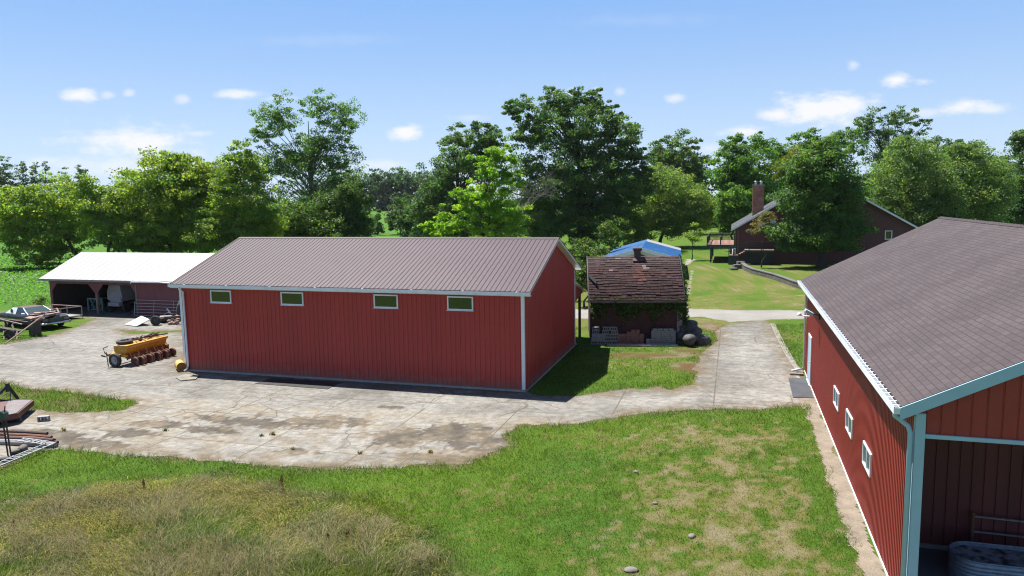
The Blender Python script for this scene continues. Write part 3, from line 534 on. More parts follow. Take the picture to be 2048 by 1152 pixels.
for (xa,xb) in ((-o0,W2),(W2,RW+o0)): mb.prism([(xa,fx(xa)-.06),(xb,fx(xb)-.06),(xb,fx(xb)-.085),(xa,fx(xa)-.085)],-g0,-.03,'y')
mb.box(-o0+.02,-.03,0,RL,e0-.16,e0-.14); mb.build('soffit',TEAL,pb)
mb=MB(); gx0=-o0; y0,y1=-g0-.02,RL+g0
mb.box(gx0-.13,gx0-.118,y0,y1,e0-.15,e0-.01); mb.box(gx0-.118,gx0,y0,y1,e0-.15,e0-.138); mb.box(gx0-.012,gx0,y0,y1,e0-.138,e0-.055); mb.box(gx0-.118,gx0-.012,y0,y0+.012,e0-.138,e0-.03); mb.box(gx0+.001,gx0+.02,y0,y1,e0-.19,e0-.055)
gut=mb.build('gutter',WHITE,pb); y=y0+.1; s0=MB().box(gx0-.128,gx0+.10,0,.035,e0-.008,e0).build('strap',WHITE,gut); s0.location.y=y
while y<y1-.4: y+=.31; q=s0.copy(); COL.objects.link(q); q.location.y=y
mb=MB(); mb.box(gx0-.08,gx0-.02,y0+.05,y1-.05,e0-.06,e0-.05); mb.build('gutter_guard',GALV,gut)
mb=MB(); mb.box(-.05,.12,-.05,-.001,0,4.20); mb.box(-.05,-.001,0.,.12,0,4.12); mb.build('corner_post',TEAL,pb,bevel=.006)
mb=MB(); mb.box(RW-.12,RW+.05,-.05,-.001,0,4.20); mb.build('corner_post',TEAL,pb,bevel=.006)
mb=MB(); mb.tube([(gx0-.06,.05,e0-.14),(gx0-.06,.05,e0-.24),(gx0+.05,.04,e0-.32),(-.16,.03,e0-.42),(-.115,.02,e0-.55),(-.115,.02,.1)],.05,8); mb.build('downspout',TEAL,pb,smooth=True)
mb=MB(); mb.tube([(gx0-.06,RL-.1,e0-.14),(gx0-.06,RL-.1,e0-.25),(-.09,RL-.1,e0-.5),(-.09,RL-.1,.28),(-.13,RL-.12,.15),(-.62,RL-.35,.09)],.05,8); mb.build('downspout',WHITE,pb,smooth=True)
for (p,q) in ((10.02,11.2),(7.2,8.35),(4.2,5.3)): window_on(pb,'x-',p,q,1.33,1.93,-.02,.05,GLASSP,None,True,.045,False)
mb=MB(); mb.box(-.07,-.026,18.78,18.86,.03,2.14); mb.box(-.07,-.026,19.86,19.95,.03,2.14); mb.box(-.07,-.026,18.86,19.86,2.05,2.14); fr=mb.build('door_frame',WHITE,pb,bevel=.006)
mb=MB(); mb.box(-.055,-.026,18.86,19.86,.03,2.05); dr=mb.build('door',TEAL,pb); mb=MB(); mb.lathe([(0,-.06),(.03,-.05),(.03,-.03),(.012,-.02),(.012,.0)],(-.055,18.95,1.02),'x',10); mb.build('handle',YELP,dr,smooth=True)
mb=MB(); mb.box(-.05,-.026,0,18.7,.0,.05); mb.box(-.05,-.026,20,RL,0,.05); mb.build('base_trim',WHITE,pb)
mb=MB(); mb.box(-.10,-.03,18.7,20.05,.0,.035); mb.build('threshold',WHITE,pb)
fl=thing('flood_light','grey box flood light on a bracket under the shingle roof eave','light',B0,-YAW)
mb=MB(); mb.cbox((-.42,16.35,3.62),(.34,.36,.10),(0,.5,0)); mb.build('housing',TEAL,fl,bevel=.015); mb=MB(); mb.cbox((-.445,16.35,3.57),(.28,.30,.02),(0,.5,0)); mb.build('lens',WHITE,fl)
mb=MB(); mb.tube([(-.02,16.2,3.5),(-.2,16.25,3.55),(-.33,16.3,3.6)],.025,6); mb.box(-.09,-.02,16.08,16.3,3.36,3.62); mb.build('bracket',BLKM,fl)
fl=thing('wall_lamp','small white wall lamp above the teal door of the shingled barn','light',B0,-YAW)
mb=MB(); mb.tube([(-.03,20.2,2.85),(-.25,20.25,2.85),(-.42,20.3,2.9)],.03,6); mb.build('arm',WHITE,fl); mb=MB(); mb.lathe([(.0,.1),(.07,.09),(.10,-.02),(.09,-.05),(0,-.05)],(-.45,20.3,2.9),'z',12); mb.build('shade',WHITE,fl,smooth=True); mb=MB(); mb.lathe([(.09,0),(.09,.03),(0,.03)],(-.03,20.2,2.85),'x',10); mb.build('base_plate',RUSTP,fl)
# items inside the open bay
tk=thing('stock_tank','oval ribbed zinc stock tank standing in the open bay','tank',B0+2.42*Vv+2.1*Uv,-YAW)
def oval(hl,hw,z,n=20):
    o=[]
    for j in range(n+1): t=-math.pi/2+math.pi*j/n; o.append((hl-hw+hw*math.cos(t),hw*math.sin(t),z))
    for j in range(n+1): t=math.pi/2+math.pi*j/n; o.append((-hl+hw+hw*math.cos(t),hw*math.sin(t),z))
    return o
def loft(mb,rings,capb=True,capt=False):
    n=len(rings[0]); b=len(mb.v)
    for r in rings: mb.v+=[tuple(p) for p in r]
    for i in range(len(rings)-1):
        for j in range(n): q=b+i*n; mb.f.append((q+j,q+(j+1)%n,q+n+(j+1)%n,q+n+j))
    if capb: mb.f.append(tuple(b+j for j in range(n))[::-1])
    if capt: mb.f.append(tuple(b+(len(rings)-1)*n+j for j in range(n)))
    return mb
mb=MB(); rg=[]; z=.03
for j in range(7):
    for dz,dr in ((0,0),(.02,.018),(.045,.018),(.065,0)): rg.append(oval(1.2+dr,.5+dr,z+dz))
    z+=.082
loft(mb,rg+[oval(1.2,.5,.63),oval(1.17,.47,.63),oval(1.17,.47,.3)]); mb.build('shell',TANK,tk,smooth=True)
mb=MB(); mb.tube(oval(1.2,.5,.635)+[oval(1.2,.5,.635)[0]],.022,6,False); mb.build('rim',TANK,tk,smooth=True)
mb=MB(); mb.add([(p[0],p[1],.56+.02*math.sin(i*1.7)) for i,p in enumerate(oval(1.17,.47,.57))],[tuple(range(42))]); mb.build('debris',SILT,tk)
gt_=thing('pipe_gate','rusty two rail pipe gate behind the zinc tank','gate',B0+1.95*Vv+3.25*Uv,-YAW); mb=MB(); mb.tube([(0,0,.03),(0,0,1.08)],.045,8); mb.build('post',RUST,gt_)
mb=MB(); mb.tube([(0,0,.98),(5,.02,.90)],.024,6); mb.tube([(0,0,.62),(5,.02,.55)],.024,6); mb.build('rail',STEEL,gt_)
# mats and splash block
mt=thing('door_mat','dark grey rubber mat before the teal barn door','mat',B0+(-.0)*Vv,-YAW)
P=[loc(*G(*p).xy,B0) for p in ((1577,758),(1611,757),(1628,797),(1586,796))]; mb=MB(); mb.add([(p[0],p[1],z) for z in (.016,.034) for p in P],[(3,2,1,0),(4,5,6,7),(0,1,5,4),(1,2,6,5),(2,3,7,6),(3,0,4,7)]); props(mb.build('sheet',DOORMAT,mt))
sb=thing('splash_block','concrete splash block below the far downspout','splash block',B0+(-.45)*Vv+(RL-.75)*Uv,-YAW); mb=MB(); mb.box(-.3,.3,-.2,.2,.012,.07); mb.box(-.3,.3,-.2,-.15,.07,.1); mb.box(-.3,.3,.15,.2,.07,.1); mb.build('block',KERB,sb,bevel=.01)
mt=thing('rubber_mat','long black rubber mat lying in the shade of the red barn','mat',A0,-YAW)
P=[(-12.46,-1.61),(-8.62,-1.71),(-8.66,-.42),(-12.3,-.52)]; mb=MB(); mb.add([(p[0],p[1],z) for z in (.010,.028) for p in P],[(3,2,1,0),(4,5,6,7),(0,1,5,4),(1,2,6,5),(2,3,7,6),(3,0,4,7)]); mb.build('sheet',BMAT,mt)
cs=thing('concrete_slab','broken pale concrete slab lying by the downspout of the red barn','slab'); P=[G(*p) for p in ((352,757),(370,750),(398,753),(392,760),(362,763))]
mb=MB(); mb.prism([(p.x,p.y) for p in P],.005,.06,'z'); mb.build('slab',KERB,cs,bevel=.015)
# ------------------------------------------------------------------ old brick shed with the curved roof
S0=G(1178,686); SA=math.atan2(G(1366,686).y-S0.y,G(1366,686).x-S0.x); SW=(G(1366,686)-S0).length; SD=4.5
bs=thing('brick_shed','small dark brick shed with sagging brown shingle roof','shed',S0,SA)
prof=[(-.34,2.50),(-.15,2.80),(.10,3.12),(.45,3.52),(.85,3.92),(1.3,4.29),(1.8,4.6),(SD/2,4.80)]
mb=MB(); gp=[(0,0),(SD,0),(SD,2.8)]+[(SD-y,z-.12) for y,z in prof[2:]]+[(y,z-.12) for y,z in prof[2:-1]][::-1]+[(0,2.85)]
mb.prism(gp,.08,.30,'x'); mb.prism(gp,SW-.3,SW-.08,'x'); mb.box(.30,SW-.3,0,.22,0,2.8); mb.box(.30,SW-.3,SD-.22,SD,0,2.8); mb.build('wall',OLDBR,bs)
mb=MB(); mb.box(SW-.36,SW-.06,-.05,.12,0,2.66); mb.build('corner_post',WOODG,bs)
# roof as courses of lapped shingles
V=[];Fq=[];C=[]; seg=[]; tot=0
for i in range(len(prof)-1): L=math.hypot(prof[i+1][0]-prof[i][0],prof[i+1][1]-prof[i][1]); seg.append((tot,L)); tot+=L
def onp(t):
    t=min(max(t,0),tot-1e-6)
    for i,(a,L) in enumerate(seg):
        if t<=a+L: q=(t-a)/L; d=Vector((prof[i+1][0]-prof[i][0],prof[i+1][1]-prof[i][1]))/L; return Vector((prof[i][0]+d.x*q*L,prof[i][1]+d.y*q*L)),d
    return Vector(prof[-1]),d
def addq(P,c):
    o=len(V); V.extend(P); Fq.append((o,o+1,o+2,o+3)); C.extend([c]*4)
nc=19; r_=np.random.default_rng(5)
for side in (0,1):
    for j in range(nc):
        t0=tot*j/nc; t1=tot*(j+1)/nc+.05; x=.0
        while x<SW:
            wd=r_.uniform(.22,.42); x1=min(x+wd,SW); sag=.035*math.sin(x*2.3+j*.8)*(1 if j<9 else .5)+r_.normal(0,.010); t0s=t0+sag; lift=.028+abs(r_.normal(0,.012))
            pa,d=onp(t0s); pb_,d2=onp(t1); n=Vector((-d.y,d.x)); A1=pa+n*lift; A2=pb_+n*.004; A3=pa-n*.01
            f=lambda q:(q.x if side==0 else SD-q.x)
            base=np.array([.074,.042,.042])*r_.uniform(.7,1.15); 
            if r_.random()<.05 and j>9: base=np.array([.20,.17,.16])
            if j>14: base=base*.7+np.array([.06,.05,.048])*.6
            if abs(x+wd/2-2.95)<.28 and 5<j<16: base=base*.6+np.array([.14,.06,.045])*.5
            if j<7: base=base*.85
            g=.006; addq([(x+g,f(A1),A1.y),(x1-g,f(A1),A1.y),(x1-g,f(A2),A2.y),(x+g,f(A2),A2.y)],base); addq([(x+g,f(A3),A3.y),(x1-g,f(A3),A3.y),(x1-g,f(A1),A1.y),(x+g,f(A1),A1.y)],base*.8); x=x1
npmesh('roof',V,Fq,vcol('old_shingle',.9,0,[(6,.3,.75,(.62,.6,.6)),(25,.3,.7,(.75,.75,.75))],.2),np.array(C),bs)
mb=MB(); q=[(y,z-.02) for y,z in prof]+[(SD-y,z-.02) for y,z in prof[:-1]][::-1]; q2=[(y,z-.10) for y,z in q]
mb.prism(q+q2[::-1],.01,SW-.01,'x'); mb.build('roof_deck',WOOD,bs)
mb=MB(); o=[(y,z+.05) for y,z in prof]+[(SD-y,z+.05) for y,z in prof[:-1]][::-1]; q3=[(y,z-.17) for y,z in o]; mb.prism(o+q3[::-1],-.07,-.02,'x'); mb.prism(o+q3[::-1],SW+.01,SW+.05,'x'); mb.build('gable_trim',BLKM,bs)
ch=MB(); ch.box(2.72,3.10,SD/2-.42,SD/2-.06,4.45,5.15); ch.box(2.66,3.16,SD/2-.48,SD/2,5.15,5.32); c_=ch.build('chimney',RUSTD,bs,bevel=.015); mb=MB(); mb.cbox((2.94,1.72,4.64),(.62,.30,.06),(.55,0,0)); mb.build('flashing',RUSTD,c_)
pp=thing('stove_pipe','short black stove pipe lying on the brick shed roof','pipe',S0,SA); mb=MB(); mb.tube([(.02,.62,3.86),(.42,.22,3.42)],.075,10); mb.build('tube',BLKM,pp)
def leaves_on(name,P,nr,sz,c,label,cat,mat=None):
    V,Fq=leaf_quads(np.array(P),np.array(nr),np.array(sz)); o=npmesh(name,V,Fq,LEAF,np.repeat(np.array(c),4,0)); return props(o,label,cat)
P=[];nr=[];sz=[];c=[]
def wp(x,y,z): return (S0.x+x*math.cos(SA)-y*math.sin(SA),S0.y+x*math.sin(SA)+y*math.cos(SA),z)
for k in range(2400):
    x=r_.uniform(.1,SW+.05); dens=.35+.65*(abs(x-2.6)<1.1)+.3*(abs(x-.5)<.5)+.4*(x>4.3)
    if r_.random()>dens: continue
    z=2.64-abs(r_.normal(0,.30+.35*math.sin(x*1.9+.6)**2)); P.append(wp(x,-.22+r_.uniform(-.12,.18),z)); nr.append((r_.normal(0,.4),-.8,.6+r_.normal(0,.3))); sz.append(r_.uniform(.06,.12)); c.append(np.array([.085,.14,.025])*r_.uniform(.5,1.4))
for k in range(2300):
    y=r_.uniform(-.4,SD*.6); zt=np.interp(y,[p[0] for p in prof],[p[1] for p in prof]); z=r_.uniform(.2,zt+.05); P.append(wp(SW+.08+abs(r_.normal(0,.10)),y,z)); nr.append((.8+r_.normal(0,.3),-.3+r_.normal(0,.3),.5)); sz.append(r_.uniform(.06,.11)); c.append(np.array([.065,.11,.02])*r_.uniform(.5,1.4))
leaves_on('ivy',P,nr,sz,c,'dark green ivy hanging under the eave and down the end of the brick shed','ivy')
# ------------------------------------------------------------------ building with the blue roof
q0=AT(1283,496,75); bl=thing('blue_roof_shed','white shed with a blue metal roof behind the brick shed','shed',(q0.x,q0.y,0),-.22); zr=q0.z; hw=4.0; ze=zr-1.1
mb=MB(); mb.prism([(-hw+.2,0),(hw-.2,0),(hw-.2,ze-.05),(0,zr-.12),(-hw+.2,ze-.05)],.35,.45,'y'); mb.prism([(-hw+.2,0),(hw-.2,0),(hw-.2,ze-.05),(0,zr-.12),(-hw+.2,ze-.05)],15.4,15.5,'y'); mb.box(-hw+.2,-hw+.3,.45,15.4,0,ze-.06); mb.box(hw-.3,hw-.2,.45,15.4,0,ze-.06); mb.build('wall',WHITE,bl)
rf=MB(); slab(rf,(-hw,ze),(0,zr),.06,0,16,'y'); slab(rf,(0,zr),(hw,ze),.06,0,12,'y'); ribs(rf,(0,zr),(hw,ze),0,12,.6,.025,.05,'y'); ribs(rf,(-hw,ze),(0,zr),0,9.6,.6,.025,.05,'y'); rr=rf.build('roof',BLUE,bl)
mb=MB(); slab(mb,(0,zr),(hw,ze),.06,12,16,'y'); mb.build('roof_sun_glare',ROOFW,rr)  # pale far end of the slope: sun glare on the blue metal, painted in
mb=MB()
for (xa,za,xb,zb) in ((-hw-.02,ze,0,zr),(0,zr,hw+.02,ze)): mb.prism([(xa,za+.02),(xb,zb+.02),(xb,zb-.42),(xa,za-.36)],-.05,-.002,'y')
mb.build('fascia',WHITE,bl); mb=MB(); mb.prism([(-1.9,0),(1.5,0),(1.5,ze-.2),(-.2,zr-.58),(-1.9,ze-.2)],.28,.34,'y'); mb.build('door',REDD,bl)
# ------------------------------------------------------------------ open-front machine shed
SR=Vector((-28.0,54.6,0)); sh=thing('machine_shed','open fronted red shed with a white metal roof','shed',SR,-YAW); xl,xr,sd_=-8.24,7.,7.2; zt=2.62
mb=MB(); mb.box(0,xr,0,.08,0,zt); mb.build('front_wall',REDD,sh); mb=MB(); mb.prism([(0,0),(sd_,0),(sd_,zt),(sd_/2,4.2),(0,zt)],xl-.08,xl,'x'); mb.build('end_wall',REDD,sh); mb=MB(); mb.box(xl,xr,sd_,sd_+.08,0,zt); mb.build('rear_wall',REDD,sh); mb=MB(); mb.box(xl+.01,xl+.03,.1,sd_-.02,.0,zt); mb.box(xl+.03,xr-.1,sd_-.03,sd_-.005,0,zt); mb.box(-.02,.0,.1,sd_-.04,0,zt); mb.build('shade_lining',SHADEW,sh)  # last mesh: dark lining over the red walls, painting the shade inside
mb=MB(); mb.prism([(xl,zt),(xl,.0),(xl+.14,0),(xl+.14,1.72),(xl+.62,2.32),(-4.53,2.32),(-3.92,1.62),(-3.74,1.62),(-3.13,2.32),(-.62,2.32),(-.14,1.72),(-.14,0),(0,0),(0,zt)],.0,.08,'y'); mb.build('front_wall',REDD,sh)
mb=MB(); mb.box(-3.92,-3.74,.005,.2,0,1.62); mb.build('post',WOOD,sh)
mb=MB(); mb.box(-.14,.02,-.03,-.002,0,2.4); mb.build('post',WOOD,sh)
rf=MB(); slab(rf,(-.48,2.72),(3.6,4.48),.05,xl-.55,xr+.4); slab(rf,(3.6,4.48),(7.7,2.72),.05,xl-.55,xr+.4); ribs(rf,(-.48,2.72),(3.6,4.48),xl-.5,xr+.4,.61,.012,.03); rr=rf.build('roof',ROOFW,sh); mb=MB(); mb.box(xl-.56,xr+.4,-.51,-.483,2.57,2.72); mb.build('fascia',WOODG,rr)
mb=MB(); mb.tube([(.0,-.52,2.50),(.05,-.55,2.62),(2.5,-.53,2.66),(5.2,-.52,2.52)],.04,6); mb.build('gutter',WHITE,sh)
# ------------------------------------------------------------------ farmhouse, deck, retaining wall
h0=AT(1471,451,92); hs_=thing('farmhouse','dark red farmhouse with grey roof and tall brick chimney','house',(h0.x,h0.y,0),-YAW); HW=20.1; HE=4.45; HA=10.4; hsl=(HA-HE)/(HW/2)
mb=MB(); mb.prism([(0,0),(HW,0),(HW,HE-.1),(HW/2,HA-.1),(0,HE-.1)],0,.2,'y'); mb.box(0,.2,.2,16,0,HE-.1); mb.box(HW-.2,HW,.2,16,0,HE-.1); mb.prism([(0,0),(HW,0),(HW,HE-.1),(HW/2,HA-.1),(0,HE-.1)],15.8,16,'y'); mb.build('wall',pm('house_siding',(.105,.030,.034),(.085,.026,.03),3,.6),hs_)
rf=MB(); e_=.5; ov=.75
slab(rf,(-e_,HE-e_*hsl),(HW/2,HA),.12,-ov,16.5,'y'); slab(rf,(HW/2,HA),(HW+e_,HE-e_*hsl),.12,-ov,16.5,'y'); ribs(rf,(-e_,HE-e_*hsl),(HW/2,HA),-ov,16.5,.5,.03,.04,'y'); rr=rf.build('roof',HROOF,hs_)
mb=MB()
for (xa,xb) in ((-e_,HW/2),(HW/2,HW+e_)):
    f=lambda x:HE+min(x,HW-x)*hsl; mb.prism([(xa,f(xa)+.02),(xb,f(xb)+.02),(xb,f(xb)-.22),(xa,f(xa)-.22)],-ov-.04,-ov-.002,'y')
mb.build('rake_trim',WHITE,rr)
cp=AT(1516,410,95); cx,cy_=loc(cp.x,cp.y,Vector((h0.x,h0.y,0)))
ch=MB(); ch.box(cx-.68,cx+.68,cy_-.4,cy_+.4,4.5,AT(1516,371,95).z); c_=ch.build('chimney',BRICK,hs_); zt_=AT(1516,371,95).z; mb=MB(); mb.box(cx-.75,cx+.75,cy_-.47,cy_+.47,zt_,zt_+.12); mb.build('cap',CONC,c_)
mb=MB(); [mb.lathe([(.14,zt_+.12),(.14,zt_+.42),(.2,zt_+.46),(.2,zt_+.54),(0,zt_+.6)],(cx+dx,cy_,0),'z',12) for dx in (-.35,.3)]; mb.build('flue',GALV,c_,smooth=True)
def house_win(px0,py0,px1,py1,n=Uv):
    O=Vector((h0.x,h0.y,0)); r=[]
    for p in ((px0,py0),(px1,py1)):
        d=ray(*p); t=(O-Vector((0,0,H))).dot(Uv)/d.dot(Uv); q=Vector((0,0,H))+d*t-O; r.append((q.dot(Vv),q.z))
    return r
(xa,za),(xb,zb)=house_win(1770,461,1784,479); window_on(hs_,'y-',xa,xb,zb,za,-.002,.1,GLASSD)
(xa,za),(xb,zb)=house_win(1519,438,1552,453); window_on(hs_,'y-',xa,xb,zb,za,-.002,.12,pm('white_blind',(.75,.77,.78),(.68,.7,.72),5,.6))
mb=MB(); mb.box(-.05,.07,-.06,-.005,0,HE-.3); mb.box(.28,.40,-.06,-.005,0,HE-.4); mb.build('corner_trim',WOOD,hs_)
dk=thing('deck','raised wooden deck with black railing and green posts beside the farmhouse','deck',(h0.x,h0.y,0),-YAW); zd=2.25
mb=MB(); mb.box(-3.4,-.06,-.7,10,zd-.05,zd); mb.build('deck_floor',DECKW,dk); mb=MB(); mb.box(-3.4,-.06,-.74,-.702,zd-.35,zd+.02); mb.box(-3.44,-3.402,-.74,10,zd-.35,zd+.02); mb.build('rim_board',DKGRN,dk)
for (x,y) in ((-2.9,-.5),(-.5,-.5),(-2.9,4.6),(-2.9,9.7)): MB().box(x-.09,x+.09,y-.09,y+.09,0,zd-.05).build('post',DKGRN,dk)
def rail(mb,p,q,z,h=.98,post=True):
    p,q=Vector((*p,0)),Vector((*q,0)); L=(q-p).length; d=(q-p)/L
    mb.tube([p+Vector((0,0,z+h)),q+Vector((0,0,z+h))],.065,4); mb.tube([p+Vector((0,0,z+.1)),q+Vector((0,0,z+.1))],.025,4); k=int(L/.14)
    for i in range(k+1): a=p+d*(L*i/k); mb.tube([a+Vector((0,0,z+.1)),a+Vector((0,0,z+h))],.022,4,False)
    for a in (p,(p+q)/2,q): mb.tube([a+Vector((0,0,z)),a+Vector((0,0,z+h+.05))],.08,4)
mb=MB(); rail(mb,(-3.35,-.68),(-.1,-.68),zd); rail(mb,(-3.35,-.68),(-3.35,9.9),zd); rail(mb,(-3.35,9.9),(-.1,9.9),zd); mb.build('railing',BLKM,dk)
mb=MB(); mb.box(1.1,4.6,-3.2,-.02,1.72,1.78); mb.build('deck_floor',DECKW,dk); mb=MB(); mb.box(1.1,4.6,-3.24,-3.202,1.45,1.79); mb.box(1.2,4.5,-1.3,-1.2,0,1.45); mb.build('skirt_shade',BLKM,dk); mb=MB(); rail(mb,(1.6,-3.1),(4.5,-3.1),1.78); mb.build('railing',BLKM,dk)  # recessed black panel stands in for the shaded void below the lower deck
mb=MB(); mb.box(-.72,.42,-3.2,-2.0,1.08,1.15); mb.build('landing',DECKW,dk); mb=MB(); mb.box(-.72,.42,-3.24,-3.2,.0,1.08); mb.box(-.76,-.72,-3.2,-2,0,1.08); mb.build('skirt_shade',BLKM,dk)  # landing sides coloured black for the shade around them
mb=MB(); [mb.box(.42+k*.24,.68+k*.24,-3.15,-2.1,1.26+k*.15,1.31+k*.15) for k in range(3)]; mb.build('stair',DECKW,dk); mb=MB(); mb.tube([(.42,-3.15,2.1),(1.3,-3.15,2.75)],.05,4); [mb.tube([(.42+k*.18,-3.15,1.15+k*.13),(.42+k*.18,-3.15,2.1+k*.135)],.02,4) for k in range(6)]; rail(mb,(-.7,-3.15),(.4,-3.15),1.15); mb.build('railing',DKGRN,dk)
lc=thing('milk_can','white barrel standing on the deck landing','barrel',(h0.x+(-.1)*Vv.x-2.6*Uv.x,h0.y-.1*Vv.y-2.6*Uv.y,1.15),0); mb=MB(); mb.lathe([(0,0),(.2,0),(.22,.1),(.22,.65),(.16,.74),(.16,.8),(0,.8)],(0,0,0),'z',14); mb.build('body',WHITE,lc,smooth=True)
ws=[G(*p) for p in ((1484,534),(1492,541),(1505,547),(1528,553),(1550,559),(1572,567),(1590,574),(1612,580))]; rw=thing('retaining_wall','low curved stone retaining wall on the lawn','wall')
def ribbon(mb,pts,w,z0,z1):
    n=len(pts); b=len(mb.v)
    for i,p in enumerate(pts):
        d=(pts[min(i+1,n-1)]-pts[max(i-1,0)]).normalized(); q=Vector((-d.y,d.x,0))*w/2
        for (s,z) in ((-1,z0),(-1,z1),(1,z1),(1,z0)): mb.v.append((p.x+q.x*s,p.y+q.y*s,z))
    for i in range(n-1):
        for j in range(4): a=b+i*4; mb.f.append((a+j,a+(j+1)%4,a+4+(j+1)%4,a+4+j))
    mb.f.append((b,b+1,b+2,b+3)); e=b+4*(n-1); mb.f.append((e+3,e+2,e+1,e))
fine=[ws[int(t)].lerp(ws[min(int(t)+1,7)],t-int(t)) for t in np.linspace(0,6.999,50)]
mb=MB(); ribbon(mb,fine,.38,-.1,.48); mb.build('stonework',STONEW,rw); mb=MB(); ribbon(mb,fine,.46,.481,.56); mb.build('coping',pm('coping_stone',(.12,.115,.11),(.08,.078,.075),3,.85),rw)
st=thing('stone_steps','three pale stone steps leading up to the deck landing','steps'); mb=MB()
for k,(px,py) in enumerate(((1467,540),(1474,537),(1481,534))): p=G(px,py); mb.box(p.x-.35,p.x+.45,p.y-.3,p.y+.5,0,.22*(k+1))
mb.build('tread',STONEW,st)
# ------------------------------------------------------------------ stacks in front of the brick shed
def place(proto,first,loc_,rz,label=None):
    o=proto if first else copy_tree(proto)
    o.location=loc_; o.rotation_euler=(0,0,rz)
    if label: o['label']=label
    return o
def cinder():
    mb=MB(); l,w,h=.39,.19,.19; t=.035     # cores run front to back so the holes show
    mb.box(-l/2,l/2,-w/2,w/2,-h/2,-h/2+t); mb.box(-l/2,l/2,-w/2,w/2,h/2-t,h/2)
    for x in (-l/2,-l/6-t/2+.01,l/6-t/2-.01,l/2-t): mb.box(x,x+t,-w/2,w/2,-h/2+t,h/2-t)
    return mb
o=cinder().build('cinder_block',CONC); props(o,'x','block','hollow cinder blocks beside the brick shed'); first=True
gb='hollow grey cinder block in the stack between red barn and red bricks'
rows=[(0,[.30,.70,1.10,1.50]),(1,[1.02,1.42]),(2,[1.0,1.41]),(3,[.36,.93,1.43]),(4,[.38,.97,1.38])]
for r,xs in rows:
    for x in xs: place(o,first,wp(x,-.42+r_.uniform(-.03,.03),.115+r*.20),SA+r_.normal(0,.03),gb); first=False
mb=MB(); mb.cbox((0,0,0),(.39,.19,.19)); mb.cbox((0,0,0),(.395,.16,.16)); o=mb.build('solid_block',CONC,bevel=.012); props(o,'pale solid block low in the cinder block stack','block','solid blocks in the cinder stack'); first=True
for x,r in ((.32,1),(.70,1),(.35,2),(.72,2)): place(o,first,wp(x,-.42,.115+r*.20),SA+r_.normal(0,.03)); first=False
mb=MB(); mb.cbox((0,0,0),(.235,.20,.115)); o=mb.build('brick',BRICKR,bevel=.010); props(o,'reddish brick in the low stack at the middle of the shed wall','brick','red bricks stacked by the shed'); first=True
for r in range(6):
    for k in range(6 if r<5 else 3): place(o,first,wp(1.72+k*.245+r_.uniform(-.015,.015)+(.5 if r==5 else 0),-.42+r_.uniform(-.04,.03),.08+r*.118),SA+r_.normal(0,.05)); first=False
for k in range(2): 
    q=place(o,False,wp(2.45+.25*k,-.45,.79),SA+.6*k+.3,'orange red brick lying loose on top of the middle stack'); q['group']='loose bricks on the stack'
o=MB().cbox((0,0,0),(.26,.22,.10)).build('paver',CONC,bevel=.010); props(o,'flat grey paver in the tall stack beside the boulders','paver','grey pavers stacked by the shed'); first=True
for r in range(7):
    for k in range(5): place(o,first,wp(3.62+k*.272+r_.uniform(-.012,.012),-.45+r_.uniform(-.03,.03),.075+r*.112),SA+r_.normal(0,.03)); first=False
for k in range(4): place(o,False,wp(3.7+k*.30,-.42,.86),SA+r_.normal(0,.08))
o=MB().cbox((0,0,0),(.26,.22,.30)).build('grey_block',CONC,bevel=.012); props(o,'single grey block standing between the brick stack and the paver stack','block'); o.location=wp(3.33,-.42,.17); o.rotation_euler=(0,0,SA)
for k,(x0,x1,y,rz,lb) in enumerate(((1.0,3.1,-.85,-.02,'long grey board lying on the grass before the red bricks'),(2.9,4.9,-.95,.02,'wide grey concrete plank lying before the paver stack'),(1.9,3.4,-1.0,-.05,'narrow pale board end lying in front of the brick stack'))):
    q=thing('board',lb,'board',wp((x0+x1)/2,y,.01+.03*(k==2)),SA+rz,None); MB().box(-(x1-x0)/2,(x1-x0)/2,-.13+.05*(k==2),.13,0,.10-.02*k).build('plank',WOODG if k!=1 else CONC,q,bevel=.008)
def rock(name,loc_,s,mat,label,cat,group=None,rz=0,seed=0,sub=3):
    import bmesh
    bm=bmesh.new(); bmesh.ops.create_icosphere(bm,subdivisions=sub,radius=1); q=np.random.default_rng(seed)
    ph=q.uniform(0,6,6)
    for v in bm.verts:
        c=v.co.copy(); k=1+.10*math.sin(2.1*c.x+ph[0])+.10*math.sin(2.7*c.y+ph[1])+.09*math.sin(3.1*c.z+ph[2])+.05*math.sin(6*c.x+5*c.y+ph[3])
        v.co=Vector((c.x*s[0],c.y*s[1],c.z*s[2]))*k
    me=bpy.data.meshes.new(name); bm.to_mesh(me); bm.free(); me.shade_smooth(); me.materials.append(mat); o=bpy.data.objects.new(name,me); COL.objects.link(o); o.location=loc_; o.rotation_euler=(0,0,rz); return props(o,label,cat,group)
BO='boulders heaped at the corner of the brick shed'
for k,(x,y,z,s,lb) in enumerate(((5.55,-.75,.33,(.50,.42,.36),'large round pale boulder at the front of the boulder heap'),(5.95,-.2,.35,(.62,.5,.42),'broad dark boulder behind the round pale one'),(6.35,-.45,.22,(.45,.4,.28),'low dark boulder at the outer edge of the heap by the drive'),(5.6,.05,.75,(.55,.45,.35),'dark boulder high in the heap against the shed corner'),(5.75,.1,1.05,(.42,.36,.26),'topmost boulder of the heap by the brick shed'),(5.2,-.2,.45,(.30,.3,.35),'narrow boulder wedged between heap and pavers'),(6.1,-.05,.72,(.45,.32,.2),'slanting flat boulder below the topmost one'))):
    rock('boulder',wp(x,y,z),s,STONE,lb,'boulder',BO,r_.uniform(0,3),k)
STONEL=pm('dusty_stone',(.17,.155,.14),(.10,.092,.085),4,.9,bmp=.5)
